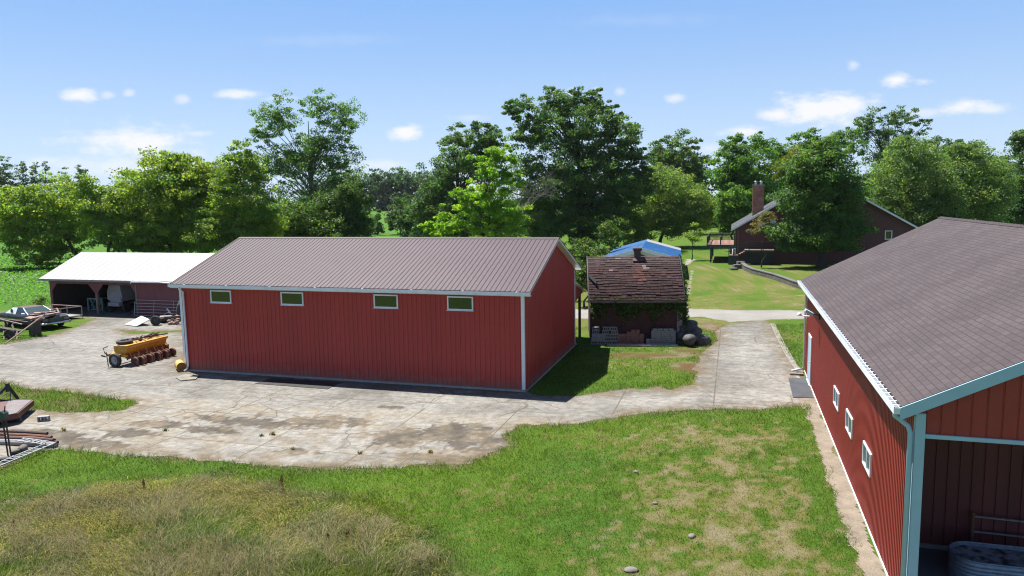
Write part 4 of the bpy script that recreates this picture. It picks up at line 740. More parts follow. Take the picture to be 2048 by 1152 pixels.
for k,(px,py,sx,lb) in enumerate(((1262,1141,.20,'grey mound of soil low in the lawn'),(1383,1073,.17,'flat grey stone in the dry lawn facing the shingled barn'),(1272,945,.10,'small grey stone in the lawn south of the drive'),(1310,1008,.09,'pair sized brown clod in the green lawn'))):
    p=G(px,py); rock('stone',(p.x,p.y,.02),(sx*.8,sx*.6,.045),STONEL,lb,'stone',None,k,20+k,2)
# ------------------------------------------------------------------ yellow seed drill
a,b=G(247,733),G(334,709); ln=math.atan2(b.y-a.y,b.x-a.x); c=(a+b)/2; sdr=thing('seed_drill','yellow grain drill with a black tyre on top and rusty press wheels','farm implement',(c.x-.25,c.y,0),ln); hl=(b-a).length/2
def wheel(parent,x,y,z,r,w,tm=BLACK,rm=STEEL,ax='x',name='wheel'):
    mb=MB(); k=r*.28; mb.lathe([(r*.62,-w/2),(r*.9,-w/2),(r,-w*.32),(r,w*.32),(r*.9,w/2),(r*.62,w/2),(r*.62,-w/2)],(x,y,z),ax,24); t=mb.build(name,tm,parent,smooth=False)
    mb=MB(); mb.lathe([(0,-w*.30),(r*.2,-w*.34),(r*.24,-w*.2),(r*.63,-w*.28),(r*.63,w*.28),(r*.24,w*.2),(r*.2,w*.34),(0,w*.30)],(x,y,z),ax,20); mb.build('rim',rm,t); return t
mb=MB(); mb.prism([(-.38,1.18),(.38,1.18),(.40,1.10),(.38,.92),(.24,.66),(-.26,.66),(-.40,.86),(-.46,1.08)],-hl+.15,hl-.1,'x'); hop=mb.build('hopper',YEL,sdr,bevel=.012); hop.location.z=-.13
mb=MB(); mb.box(-hl+.1,hl-.05,-.47,.02,1.185,1.215); mb.box(-hl+.1,hl-.05,-.50,-.468,1.10,1.215); mb.build('lid',YEL,hop,bevel=.005); mb=MB(); mb.box(-hl+.12,hl-.08,-.52,-.505,1.09,1.15); mb.build('lid_edge',YELP,hop)
mb=MB(); mb.box(-hl,hl,-.22,-.06,.50,.64); mb.box(-hl,-hl+.14,-.5,.7,.5,.62); mb.box(hl-.14,hl,-.5,.7,.5,.62); mb.box(-hl,hl,.5,.62,.5,.62); mb.tube([(-hl+.3,.62,.56),(-.1,1.7,.5),(hl-.3,.62,.56)],.05,6); mb.build('frame',YEL,sdr)
mb=MB(); mb.prism([(-.40,.66),(.1,.66),(-.45,.42),(-.52,.47)],-hl+.18,hl-.2,'x'); mb.build('seed_tray',RUST,sdr).location.z=-.06
wheel(sdr,-hl-.14,.05,.36,.36,.20); wheel(sdr,hl+.12,.05,.36,.36,.20)
for k in range(10):
    x=-hl+.3+k*(2*hl-.55)/9; yy=-.78-(k%2)*.14; wheel(sdr,x,yy,.24,.24,.11,RUST,RUSTD,'x','press_wheel')
    mb=MB(); mb.tube([(x,-.30,.60),(x,-.52,.44),(x+.05,yy,.25)],.03,5); mb.box(x-.03,x+.03,-.34,-.28,.30,.62); mb.build('opener_arm',YELP if k%3 else RUST,sdr)
    if k%2==0: MB().tube([(x+.1,-.36,.66),(x+.1,-.50,.42)],.03,5).build('seed_tube',YELP,sdr)
mb=MB(); mb.tube([(-hl-.1,.3,.5),(-hl-.28,.55,.75),(-hl-.3,.6,1.0),(-hl-.1,.5,1.05)],.03,6); mb.tube([(-hl-.1,.7,.5),(-hl-.28,.8,.6)],.04,6); mb.tube([(-hl-.3,.35,.05),(-hl-.32,.4,.8)],.025,5); mb.build('jack',RUSTD,sdr)
Ms=Matrix.Translation(c+Vector((-.25,0,0)))@Matrix.Rotation(ln,4,'Z')
ty=thing('spare_tyre','black tyre lying flat on the near end of the yellow drill','tyre',Ms@Vector((-hl+.62,.12,1.18)),ln); mb=MB(); mb.lathe([(.20,-.09),(.30,-.10),(.39,-.06),(.40,.05),(.31,.10),(.20,.09),(.20,-.09)],(0,0,0),'z',26); mb.build('casing',BLACK,ty); mb=MB(); mb.lathe([(0,.02),(.2,.03),(.2,-.05),(0,-.05)],(0,0,0),'z',20); mb.build('rim',RUSTD,ty)
for k,(x,n_,lb) in enumerate(((-.15,9,'tangle of rusty chain and iron beside the tyre on the drill'),(.85,10,'tall tangle of rusty iron on the far end of the drill'))):
    jk=thing('scrap_iron',lb,'scrap metal',Ms@Vector((x,.0,1.09)),ln); q=np.random.default_rng(k)
    mb=MB(); 
    for i in range(n_): p=q.uniform(-1,1,3)*np.array([.45,.26,.03])+np.array([0,0,.06+.03*(i%4)]); d=q.normal(0,1,3)*np.array([.28,.2,.05]); mb.tube([p-d,p,p+d*.6+np.array([0,0,.04])],q.uniform(.02,.045),5)
    mb.build('bars',RUSTD,jk); mb=MB()
    for i in range(4): p=q.uniform(-1,1,3)*np.array([.45,.25,.02]); mb.cbox((p[0],p[1],.10),(.26,.16,.10),(q.uniform(-.3,.3),q.uniform(-.3,.3),q.uniform(0,3)))
    mb.build('plates',RUSTP if k==0 else RUSTD,jk)
# ------------------------------------------------------------------ orange drum by the barn corner
p=G(357,744); dr=thing('drum','rusty orange steel drum lying against the corner of the red barn','drum',(p.x+.12,p.y+.1,.24),.55); dr.scale=(.8,.8,.8); mb=MB()
mb.lathe([(0,-.02),(.26,-.02),(.275,-.04),(.29,-.04),(.29,0),(.28,.02),(.28,.28),(.295,.30),(.28,.32),(.28,.60),(.295,.62),(.28,.64),(.28,.9),(.29,.92),(.27,.92),(0,.9)],(0,0,0),'y',26); mb.build('shell',YELP,dr,smooth=False); mb=MB(); mb.lathe([(0,-.024),(.255,-.024),(.255,-.021)],(0,0,0),'y',26); mb.lathe([(0,-.04),(.035,-.04),(.035,-.02)],(.12,0,.1),'y',10); mb.build('lid',ORG,dr)
# ------------------------------------------------------------------ old black coupe
fr=G(98,661); hd=-.52; cd=Vector((math.cos(hd),math.sin(hd),0)); cl=5.6; ctr=fr-cd*cl/2; sd2=Vector((-cd.y,cd.x,0)); ctr=ctr+sd2*.55
car=thing('old_coupe','derelict black coupe with pale roof pillars and its bonnet heaped with scrap','car',(ctr.x,ctr.y,0),hd)
def ring(x,zl,zh,hw,k=.12): return [(x,-hw+.06,zl),(x,-hw,zl+.12),(x,-hw,zh-k),(x,-hw+k*.9,zh),(x,hw-k*.9,zh),(x,hw,zh-k),(x,hw,zl+.12),(x,hw-.06,zl)]
mb=MB(); loft(mb,[ring(-2.75,.42,.80,.86),ring(-2.6,.34,.90,.95),ring(-1.5,.30,.94,.99),ring(-.4,.28,.92,1.0),ring(.8,.28,.93,1.0),ring(1.6,.30,.92,.98),ring(2.55,.34,.88,.95),ring(2.72,.40,.82,.90)],True,True); body=mb.build('body',CARB,car,smooth=False,bevel=.03)
mb=MB(); rgs=[]
for (x,z,hw) in ((-1.95,.93,.80),(-1.25,1.33,.66),(.05,1.37,.66),(.95,.93,.80)): rgs.append([(x,-hw,z),(x,hw,z)])
# roof skin and glass
rs=[(-1.22,1.335),(-1.1,1.36),(-.4,1.39),(.0,1.375),(.1,1.35)]; mb=MB(); ul=[(x,z) for x,z in rs]; mb.prism(ul+[(x,z-.05) for x,z in ul][::-1],-.66,.66,'y'); mb.build('roof',RUSTD,car,bevel=.02)
mb=MB(); mb.add([(.1,-.62,1.34),(.1,.62,1.34),(.98,.78,.94),(.98,-.78,.94)],[(0,1,2,3)]); mb.build('windscreen',GLASSC,car)
mb=MB(); mb.add([(-1.22,-.62,1.33),(-1.22,.62,1.33),(-1.95,.76,.94),(-1.95,-.76,.94)],[(0,1,2,3)]); mb.build('rear_window',GLASSD,car)
for s in (-1,1):
    mb=MB(); mb.add([(.08,s*.66,1.34),(.98,s*.84,.93),(-.62,s*.85,.93),(-.62,s*.67,1.35)],[(0,1,2,3)]); mb.build('side_window',GLASSD,car)
    mb=MB(); mb.add([(-.62,s*.665,1.36),(-.62,s*.86,.925),(-1.98,s*.84,.925),(-1.24,s*.66,1.345)],[(0,1,2,3)]); mb.add([(-.64,s*.62,1.34),(-.64,s*.8,.92),(-1.9,s*.78,.92),(-1.22,s*.62,1.32)],[(0,1,2,3)]); cpl=mb.build('rear_pillar',WHITE,car)
    mb=MB(); mb.lathe([(0,0),(.16,0),(.17,.015*s),(0,.015*s)],(-1.15,s*.80,1.1),'y',18); ow=mb.build('opera_window',GLASSD,cpl)
    mb=MB(); mb.tube([(.07,s*.655,1.36),(.5,s*.75,1.15),(.99,s*.83,.94)],.035,6); mb.build('windscreen_pillar',WHITE,car)
    mb=MB(); mb.box(.62,.82,min(s*.93,s*1.12),max(s*.93,s*1.12),.98,1.10); mb.build('mirror',WHITE,car,bevel=.02)
    mb=MB(); mb.box(-2.5,2.5,min(s*.995,s*1.012),max(s*.995,s*1.012),.60,.63); mb.build('side_trim',CHROME,car)
    for x in (-1.65,1.65): wheel(car,x,s*.86,.33,.33,.24,BLACK,CHROME,'y'); mb=MB(); mb.tube([(x+.40*math.cos(t),s*1.0,.36+.40*math.sin(t)) for t in np.linspace(0,math.pi,12)],.025,5); mb.build('wheel_arch',CHROME if s<0 and x>0 else BLKM,car)
    mb=MB(); mb.box(2.70,2.745,min(s*.5,s*.84),max(s*.5,s*.84),.60,.78); mb.build('headlight',GLASSC,car)
mb=MB(); mb.box(2.70,2.76,-.42,.42,.50,.82); mb.build('grille',DKGRN,car); mb=MB(); mb.tube([(2.5,-.99,.45),(2.82,-.90,.45),(2.86,0,.45),(2.82,.90,.45),(2.5,.99,.45)],.075,8); mb.build('bumper',CHROME,car,smooth=True); mb=MB(); mb.tube([(-2.5,-.99,.48),(-2.82,-.9,.48),(-2.82,.9,.48),(-2.5,.99,.48)],.07,8); mb.build('bumper',CHROME,car,smooth=True)
Mc=Matrix.Translation(ctr)@Matrix.Rotation(hd,4,'Z'); sc=thing('scrap_heap','heap of rusty iron plates lying on the bonnet of the black coupe','scrap metal',Mc@Vector((1.75,0,.93)),hd); q=np.random.default_rng(4); mb=MB()
for i in range(14): p=q.uniform(-1,1,2)*np.array([.75,.75]); mb.cbox((p[0],p[1],.05+.03*(i%5)),(q.uniform(.3,.9),q.uniform(.1,.4),.04),(q.uniform(-.15,.15),q.uniform(-.15,.15),q.uniform(0,3)))
mb.tube([(-.4,.5,.2),(.1,.6,.34),(.7,.4,.1)],.06,6); mb.build('plates',RUSTP,sc)
# ------------------------------------------------------------------ rusty implement, post box and pole
im=thing('rusty_implement','long dark rusty beam implement parked before the black coupe','farm implement',G(-10,672),0); o=im.location.copy(); T=lambda px,py,z: tuple(G(px,py)+Vector((0,0,z))-o); q=lambda px,py,Y: tuple(AT(px,py,Y)-o)
mb=MB(); mb.tube([q(-40,634,47.5),q(58,646,47.3)],.11,4); mb.tube([q(-40,652,46.6),q(40,664,46.4)],.13,4); mb.tube([q(-40,664,46.3),q(30,660,46.6)],.10,4); mb.tube([q(-40,642,48.4),q(60,640,48.6)],.09,4); mb.build('beam',RUSTD,im)
mb=MB(); mb.tube([q(-20,634,46.2),q(44,649,46.1)],.05,5); mb.build('brace',RUSTP,im)
mb=MB(); [mb.tube([q(x,650,47),q(x+4,662,46.6)],.07,4) for x in (-18,6,24)]; [mb.tube([q(x,660,46.5),T(x,680,.0)],.06,4) for x in (-25,8,34)]; mb.build('leg',RUSTD,im)
for (x,y) in ((-14,676),(20,678)): p=G(x,y)-o; wheel(im,p.x,p.y,.32,.32,.2,BLACK,RUSTD,'y')
p=G(71,671); bx=thing('steel_box','dark rusty upright steel box standing at the end of the implement','box',(p.x,p.y,0),-.5); mb=MB(); mb.box(-.26,.26,-.26,.26,0,1.05); mb.box(-.29,.29,-.29,.29,1.0,1.05); mb.build('casing',BLKM,bx,bevel=.02); mb=MB(); mb.cbox((0,0,1.12),(.9,.5,.10),(.1,.1,.4)); mb.cbox((.3,.1,1.22),(.7,.16,.08),(.2,-.2,1.1)); mb.build('lid_plates',RUSTP,bx)
po=thing('steel_pole','pale rusty pole leaning up from the gravel onto the steel box','pole'); a=G(10,689); b=AT(88,630,47.0); mb=MB(); mb.tube([a+Vector((0,0,.04)),b],.05,6); mb.build('shaft',RUSTP,po)
# ------------------------------------------------------------------ trailer frame, gate, tyre, cart, rubble
tr=thing('trailer_frame','low pipe railed trailer frame parked before the open shed','trailer',G(160,634),0); o=tr.location.copy(); zt_=.82; c1=AT(163,612.5,54.0)-o; zt_=c1.z+0; c1=Vector((c1.x,c1.y,zt_)); c2=c1+Vector((-2.9,1.2,0)); c3=c2+Vector((-1.6,-2.2,0)); c4=c1+Vector((-1.7,-2.3,0))
mb=MB(); mb.tube([c1,c2],.04,5); mb.tube([c1,c4],.04,5); mb.tube([c4,c3],.04,5); mb.tube([c2,c3],.04,5); mb.build('top_rail',RUSTP,tr); mb=MB(); d=Vector((0,0,.18))
L=[Vector((v.x,v.y,.2)) for v in (c1,c2,c3,c4)]
for i in range(4): mb.tube([L[i],L[(i+1)%4]],.05,5)
mb.build('bed_rail',WOODG,tr); mb=MB()
for v in (c1,c2,c3,c4,(c1+c4)/2,(c1+c2)/2): mb.tube([Vector((v.x,v.y,.05)),v],.035,5)
mb.build('stake',STEEL,tr); mb=MB(); mb.add([(v.x,v.y,.26) for v in L],[(0,1,2,3)]); mb.build('bed',WOODG,tr); mid=(c1+c4)/2; m2=(c2+c3)/2; wheel(tr,mid.x,mid.y,.25,.25,.16,BLACK,RUSTD,'y'); wheel(tr,m2.x,m2.y,.25,.25,.16,BLACK,RUSTD,'y')
ga=thing('farm_gate','tubular steel farm gate leaning on the shed wall','gate',SR+.0*Vv-.32*Uv-.12*Vv,-YAW); mb=MB(); W=5.2; tl=lambda x,z:(x,.22*z/1.25,z)
for z in (.12,.34,.56,.78,1.0,1.24): mb.tube([tl(0 if z<1.2 else .12,z),tl(W,z)],.022,5)
mb.tube([tl(0,.12),tl(.0,1.1),tl(.12,1.24)],.022,5); mb.tube([tl(W,.12),tl(W,1.24)],.022,5); [mb.tube([tl(x,.12),tl(x,1.24)],.016,5) for x in (1.75,3.5)]; mb.build('bars',GALV,ga)
p=G(356,640); tt=thing('tractor_tyre','big worn tractor tyre leaning by the barn downspout','tyre',(p.x+.1,p.y+.4,.72),.35); mb=MB(); mb.lathe([(.42,-.16),(.60,-.2),(.74,-.15),(.76,0),(.74,.15),(.60,.2),(.42,.16),(.42,-.16)],(0,0,0),'x',30)
for k in range(22): t=2*math.pi*k/22; mb.cbox((.0,.75*math.cos(t),.75*math.sin(t)),(.28,.05,.06),(t,0,0))
mb.build('casing',pm('worn_tyre',(.10,.10,.095),(.05,.05,.05),5,.9),tt); tt.rotation_euler=(0,.18,.2)
p=G(312,651); ct=thing('tilt_cart','two wheeled cart with its pale metal deck tilted to the ground','cart',(p.x,p.y,0),0); a=G(250,651)-p; b=G(273,654)-p; c=AT(299,640,50.3)-p; d=AT(283,633,51.3)-p
mb=MB(); up=Vector((0,0,.05)); mb.add([a+Vector((0,0,.03)),b+Vector((0,0,.03)),c,d]+[a+up+Vector((0,0,.03)),b+up+Vector((0,0,.03)),c+up,d+up],[(3,2,1,0),(4,5,6,7),(0,1,5,4),(1,2,6,5),(2,3,7,6),(3,0,4,7)]); mb.build('deck',pm('pale_sheet',(.58,.66,.72),(.5,.58,.64),3,.5),ct)
wheel(ct,0,0,.34,.34,.2,BLACK,BLKM,'y'); wheel(ct,.2,1.5,.34,.34,.2,BLACK,BLKM,'y'); mb=MB(); mb.tube([(0,.05,.34),(.2,1.45,.34)],.05,6); mb.tube([(0.05,.7,.4),(c+d)/2],.05,5); mb.tube([(0.05,.2,.38),c],.04,5); mb.tube([(.2,.8,.45),(1.5,.9,.5)],.05,5); mb.build('axle',RUSTD,ct)
q=np.random.default_rng(9); LB=['broken rusty brown chunk of rubble beside the tractor tyre']
o=rock('rubble_chunk',(0,0,0),(.17,.13,.11),RUSTP,LB[0],'rubble','rubble chunks by the tractor tyre',0,3,2); first=True
for k in range(16): p=G(q.uniform(338,359),q.uniform(641,650)); place(o,first,(p.x,p.y,.08+.12*(k%3)),q.uniform(0,6)); first=False
dm=thing('steel_drum','dark steel drum on its side behind the rubble','drum',G(333,645)+Vector((0,0,.26)),.2); mb=MB(); mb.lathe([(0,-.4),(.24,-.4),(.25,-.38),(.25,.38),(.24,.4),(0,.4)],(0,0,0),'x',18); mb.build('shell',BLKM,dm)
pv=thing('white_pipe','short white pipe leaning against the farm gate','pipe'); p=G(343,640); mb=MB(); mb.tube([(p.x-.5,p.y+.5,.75),(p.x,p.y,.45)],.05,6); mb.build('tube',WHITE,pv)
# things parked inside the open shed
gw=thing('grain_wagon','grey panelled gravity wagon standing in the shed opening','wagon',SR-3.2*Vv+1.3*Uv,-YAW); mb=MB(); mb.prism([(-.72,1.05),(-.45,.86),(.62,.86),(.72,1.2),(.55,2.15),(-.50,2.15),(-.72,1.6)],-.2,1.9,'y'); mb.build('box',GRAIN,gw,bevel=.02); mb=MB(); mb.box(-.35,.72,-.55,-.2,.55,.84); mb.prism([(-.35,.82),(.72,.82),(.6,1.2),(-.3,1.2)],-.28,-.202,'y'); mb.build('chute',GRAIN,gw); mb=MB(); mb.box(-.6,.6,.1,.2,.42,.55); mb.box(-.6,.6,1.5,1.6,.42,.55); mb.box(-.08,.08,.1,1.6,.42,.55); mb.build('chassis',RUSTD,gw); [wheel(gw,x,y,.38,.38,.2,BLACK,RUSTD,'x') for x in (-.72,.74) for y in (.15,1.55)]
xf=thing('steel_stand','teal steel stand with crossed braces in the shed bay','stand',SR-5.2*Vv+1.3*Uv,-YAW); mb=MB(); mb.box(-.9,.6,-.05,.05,.95,1.05); mb.box(-.55,.6,-.05,.05,.12,.2); mb.tube([(-.6,0,.95),(-.2,0,.2)],.05,5); mb.tube([(.5,0,.95),(.1,0,.2)],.05,5); mb.tube([(-.1,0,.95),(-.55,0,.5),(-.3,0,.2)],.04,5); mb.box(-.9,-.8,-.05,.05,.0,1.); mb.box(.5,.6,-.05,.05,.0,1.); mb.build('frame',pm('teal_steel',(.10,.22,.25),(.07,.15,.17),4,.6),xf)
hp=thing('hay_rake','dark rusty rake frame stored at the back of the shed','farm implement',SR-6.4*Vv+3.6*Uv,-YAW); mb=MB(); mb.tube([(-1,0,.7),(1.2,0,.8)],.05,5); [mb.tube([(-1+k*.3,0,.7),(-1.1+k*.3,-.3,.35),(-1+k*.3,-.2,.02)],.02,4) for k in range(7)]; mb.build('tines',RUSTD,hp); wheel(hp,-1.1,0,.4,.4,.12,BLACK,RUSTD,'x'); wheel(hp,1.3,0,.4,.4,.12,BLACK,RUSTD,'x')
# ------------------------------------------------------------------ left foreground clutter
p=G(35,826); mw=thing('mower_deck','red and grey mower deck with a black hitch frame on the grass','mower',(p.x,p.y,0),0); o=mw.location.copy(); hz=.42; P=[Vector((*(G(*u_,hz)).xy,hz))-o for u_ in ((-60,801),(68,800),(36,826),(-60,846))]
mb=MB(); mb.prism([(v.x,v.y) for v in P],.20,.42,'z'); mb.build('deck',pm('mower_red',(.11,.035,.03),(.075,.028,.026),3,.6),mw,bevel=.02); mb=MB(); Q=[Vector((0,0,0))+P[0].lerp(P[1],t) for t in (.62,.97)]+[P[3].lerp(P[2],t) for t in (.97,.62)]; mb.prism([(v.x,v.y-.02) for v in Q],.421,.44,'z'); mb.build('top_plate',pm('faded_plate',(.15,.13,.135),(.11,.085,.085),3,.7),mw)
ap=AT(15,771,29.6)-o; mb=MB()
for (px,py,Y) in ((-14,800,29.2),(36,798,29.9)): b=AT(px,py,Y)-o; mb.tube([b,ap],.07,4)
mb.tube([AT(-14,800,29.2)-o,AT(36,801,29.7)-o],.05,4); mb.tube([ap+Vector((0,0,.1)),ap-Vector((0,0,.25))],.09,6); mb.tube([AT(20,807,29.2)-o,AT(21,784,29.4)-o],.02,5); mb.build('hitch_frame',BLKM,mw); mb=MB(); [mb.box(P[2].x-.3-k,P[2].x-.1-k,P[2].y+.2,P[2].y+.32,0,.2) for k in (0,1.2)]; mb.build('skid',BLKM,mw)
p=G(88,842); cb=cinder().build('loose_cinder_block',CONC); props(cb,'single grey cinder block alone on the concrete yard','block'); cb.location=(p.x,p.y,.105); cb.rotation_euler=(0,0,.2)
p=G(18,911); ps=thing('box_on_posts','dark green metal box on two thin black posts','box',(p.x,p.y,0),0); o=ps.location.copy(); mb=MB()
for (tx,ty,bx_) in ((5,838,16),(11,838,22)):
    a=AT(tx,ty,p.y)-o; b=G(bx_,911)-o; mb.tube([b,a],.028,6)
a=AT(8,870,p.y)-o; b=AT(15,872,p.y)-o; mb.tube([a,b],.015,5); mb.tube([AT(9,824,p.y)-o,AT(10,812,p.y)-o],.02,5); mb.build('post',BLKM,ps); cxy=AT(5,829,p.y)-o; mb=MB(); mb.prism([(cxy.x-.16,cxy.z-.13),(cxy.x+.12,cxy.z-.15),(cxy.x+.13,cxy.z+.05),(cxy.x+.02,cxy.z+.14),(cxy.x-.16,cxy.z+.06)],-.12,.12,'y'); mb.build('casing',pm('green_box_paint',(.03,.075,.062),(.022,.05,.045),4,.5),ps,bevel=.01)
q=np.random.default_rng(12); first=True; GRP='iron pipes heaped on the concrete yard'
for k,(y0,y1,x1,z,mt_,lb) in enumerate(((878,884,104,.16,RUST,'rusty orange ended iron pipe in the yard heap'),(880,887,110,.10,RUST,'rusty brown pipe under the orange ended one'),(882,890,116,.07,RUSTD,'dark pipe along the middle of the yard heap'),(876,881,96,.24,RUSTD,'thin dark pipe on top of the yard heap'),(888,895,112,.06,WOODG,'thick grey pipe at the front of the yard heap'),(886,891,108,.18,RUSTD,'short dark pipe lying over the thick grey one'))):
    a=G(-12+q.uniform(0,30),y0); b=G(x1,y1); o=thing('iron_pipe',lb,'pipe',a+Vector((0,0,z+.02)),0,GRP); d=b-a; r=.06+.05*(k==4); mb=MB(); mb.tube([Vector((0,0,0)),d*.5+Vector((0,0,.02)),d],r,8,False); mb.tube([Vector((0,0,0)),d*.5+Vector((0,0,.02)),d],r*.8,8,True); mb.build('tube',mt_,o)
LADM=pm('dull_ladder_paint',(.42,.43,.44),(.30,.31,.32),6,.6)
def ladder(a,b,w,label,n):
    o=thing('ladder',label,'ladder',a,0); d=b-a; L=d.length; d.normalize(); s=Vector((-d.y,d.x,0)); 
    for k in (-1,1): mb=MB(); mb.tube([s*w*k,d*L+s*w*k],.022,4); mb.build('rail',LADM,o)
    mb=MB(); [mb.tube([d*(L*(i+.5)/n)-s*w,d*(L*(i+.5)/n)+s*w],.016,5) for i in range(n)]; mb.build('rungs',LADM,o)
ladder(G(-12,941)+Vector((0,0,.13)),G(100,896)+Vector((0,0,.16)),.15,'long white ladder lying along the edge of the meadow',11); ladder(G(40,893)+Vector((0,0,.26)),G(92,899)+Vector((0,0,.24)),.13,'short white ladder piece lying beside the iron pipes',6)
for k,(px,py,s) in enumerate(((8,924,.2),(30,908,.16),(46,902,.22))): p=G(px,py); rock('loose_stone',(p.x,p.y,.08),(s,s*.8,s*.6),STONEW,['pale stone at the foot of the green box posts','small stone between the ladders','square stone under the short ladder'][k],'stone',None,k,40+k,2)
# ------------------------------------------------------------------ trees
def foliage(name,blobs,Y,org,cover,s,col,seed,parent=None,cl=1.0,zmin=.3,up=.8,var=.28,per=55,shell=.42):
    q=np.random.default_rng(seed); pxm=1474/Y; B=[]
    for b in blobs:
        c=AT(b[0],b[1],Y); dy=b[4] if len(b)>4 else 0; rx,rz=b[2]/pxm,b[3]/pxm; B.append((c.x-org.x,dy,c.z-org.z,rx,(rx+rz)/2*.95,rz))
    B=np.array(B); area=(B[:,3]*B[:,5]*math.pi); nl=int(1.25*cover*area.sum()/(1.2*s*s)); ncl=max(6,nl//per)
    bi=q.choice(len(B),ncl,p=area/area.sum()); d=q.normal(size=(ncl,3)); d/=np.linalg.norm(d,axis=1,keepdims=True); rad=q.random(ncl)**shell
    wob=1+.22*np.sin(d[:,0]*4+seed)*np.sin(d[:,2]*5+seed*2)+q.normal(0,.07,ncl)
    C=B[bi,:3]+d*(rad*wob)[:,None]*B[bi,3:]; r=cl*(.55+.75*q.random(ncl))*np.clip(.16*np.sqrt(B[bi,3]*B[bi,5])+.35,.4,1.6)
    tone=q.normal(0,1,ncl); k=np.repeat(np.arange(ncl),per); e=q.normal(size=(len(k),3)); e/=np.linalg.norm(e,axis=1,keepdims=True); e*=(q.random(len(k))**.45)[:,None]
    P=C[k]+e*r[k][:,None]*np.array([1.15,1.15,.62]); ok=P[:,2]>zmin; P,e,k=P[ok],e[ok],k[ok]
    nr=.35*d[k]+e*.5+np.array([0,-.15,up*.45])+q.normal(0,.6,(len(P),3)); V,Fq=leaf_quads(P,nr,s*(.6+.8*q.random(len(P))))
    c=np.array(col)*(1+var*.55*tone[k]+var*q.normal(0,.6,len(P)))[:,None].clip(.35,1.9); c=c*np.stack([1+.10*tone[k],np.ones(len(k)),1-.1*tone[k]],1)
    o=npmesh(name,V,Fq,LEAF,np.repeat(c,4,0),parent); return o,C
def limbs(mb,base,C,hmin,rt,seed,nb=16,fork=.35):
    q=np.random.default_rng(seed+99); tp=C.mean(0); zt=C[:,2].max(); tp=np.array([tp[0],tp[1],hmin+(zt-hmin)*.72])
    n=8; tr=[base+(tp-base)*t+np.array([q.normal(0,.10),q.normal(0,.10),0])*min(1,3*t)*(1-t)*3 for t in np.linspace(0,1,n)]; tr[0]=np.array(base); rr=[rt*(1-.82*t)*(1.35 if i==0 else 1) for i,t in enumerate(np.linspace(0,1,n))]
    mb.tube(tr,rr,8)
    for i in q.choice(len(C),min(nb,len(C)),replace=False):
        e=C[i]; t=np.clip((e[2]*.62-base[2])/max(tp[2]-base[2],.1),fork,.93); f=t*(n-1); j=int(min(f,n-2)); a=tr[j]+(tr[j+1]-tr[j])*(f-j); m=a+(e-a)*.5+np.array([0,0,.06*np.linalg.norm(e-a)]); r0=rt*(1-.82*t)*.55; m2=a+(e-a)*.8+q.normal(0,.2,3); mb.tube([a,m,m2,e],[r0,r0*.65,r0*.4,.02],5,False)
TN=[0]
def tree(name,label,bx,Y,blobs,col,cover=4.5,s=.2,rt=.3,bark=None,group=None,cl=1.,hmin=None,nb=16,cat='tree',zmin=.3,fork=.35,lean=0,up=.8,per=55,shell=.42,bz=None):
    TN[0]+=1; x=AT(bx,480,Y).x; z0=float(ground_z(np.array(x),np.array(Y))) if bz is None else bz; t=thing(name,label,cat,(x,Y,z0),0,group); org=t.location.copy()
    o,C=foliage('crown',blobs,Y,org,cover,s*.78,col,TN[0]*7,t,cl,zmin,up,.20,int(per*1.5),shell); mb=MB(); limbs(mb,np.array([0,0,-.1]),C,(C[:,2].min() if hmin is None else hmin),rt,TN[0],nb,fork); mb.build('trunk',bark or BARK,t,smooth=True); return t
YG=(.205,.285,.042); YG2=(.18,.26,.042); MID=(.12,.20,.04); DK=(.08,.15,.04); DKB=(.085,.15,.056); BRT=(.21,.34,.03); LT=(.17,.25,.07); FAR=(.065,.115,.062)
g1='yellow green trees behind the machine shed'
tree('boxelder','yellow green tree leaning over the crop field past the machine shed',168,98,[(60,425,72,52),(140,400,66,50),(20,410,55,40),(90,490,58,42),(135,460,60,45),(95,530,38,18),(30,470,46,40)],YG,3.6,.19,.28,None,g1,lean=-.4,zmin=.5)
tree('boxelder','slim yellow green tree between the leaning tree and the tallest bushy one',212,95,[(195,400,52,48),(215,445,48,50),(180,375,38,22),(240,390,30,30),(240,440,44,50),(250,490,30,22)],YG2,3.2,.18,.24,None,g1)
tree('boxelder','broad rounded yellow green tree above the white shed roof',335,96,[(335,365,98,58),(290,430,80,68),(400,420,68,70),(345,325,62,24),(420,360,40,40),(330,470,100,40),(420,470,60,40),(385,345,46,34),(300,490,70,20)],YG,4.4,.2,.36,None,g1)
tree('boxelder','yellow green tree with a pointed top beside the tall airy sycamore',470,92,[(488,400,56,84),(480,318,32,34),(440,450,50,46),(530,440,40,50),(505,340,30,30),(470,470,90,34),(455,350,36,40)],YG2,4.2,.18,.3,None,g1)
tree('sycamore','tall airy sycamore with pale trunk rising over the red barn roof',622,112,[(555,235,48,44),(520,270,30,26),(640,215,42,40),(690,245,34,54),(610,320,70,54),(555,330,48,44),(685,335,42,55),(600,410,80,50),(665,400,60,50),(640,285,50,40),(515,340,22,20)],(.10,.19,.048),1.85,.17,.34,BARKW,None,.85,hmin=8,nb=60,fork=.15,per=34,shell=.6)
tree('understory_tree','dark leafy tree under the airy sycamore',590,102,[(590,440,72,48),(540,455,44,44),(640,465,60,36)],(.08,.15,.03),4.6,.18,.22,None,'dark trees under the sycamore')
tree('understory_tree','dark tree filling the gap between sycamore and distant field',690,106,[(665,425,60,56),(705,380,36,38),(712,445,34,46),(690,470,46,30)],(.075,.14,.034),4.6,.18,.22,None,'dark trees under the sycamore')
g2='thin dark trees far beyond the crop field'
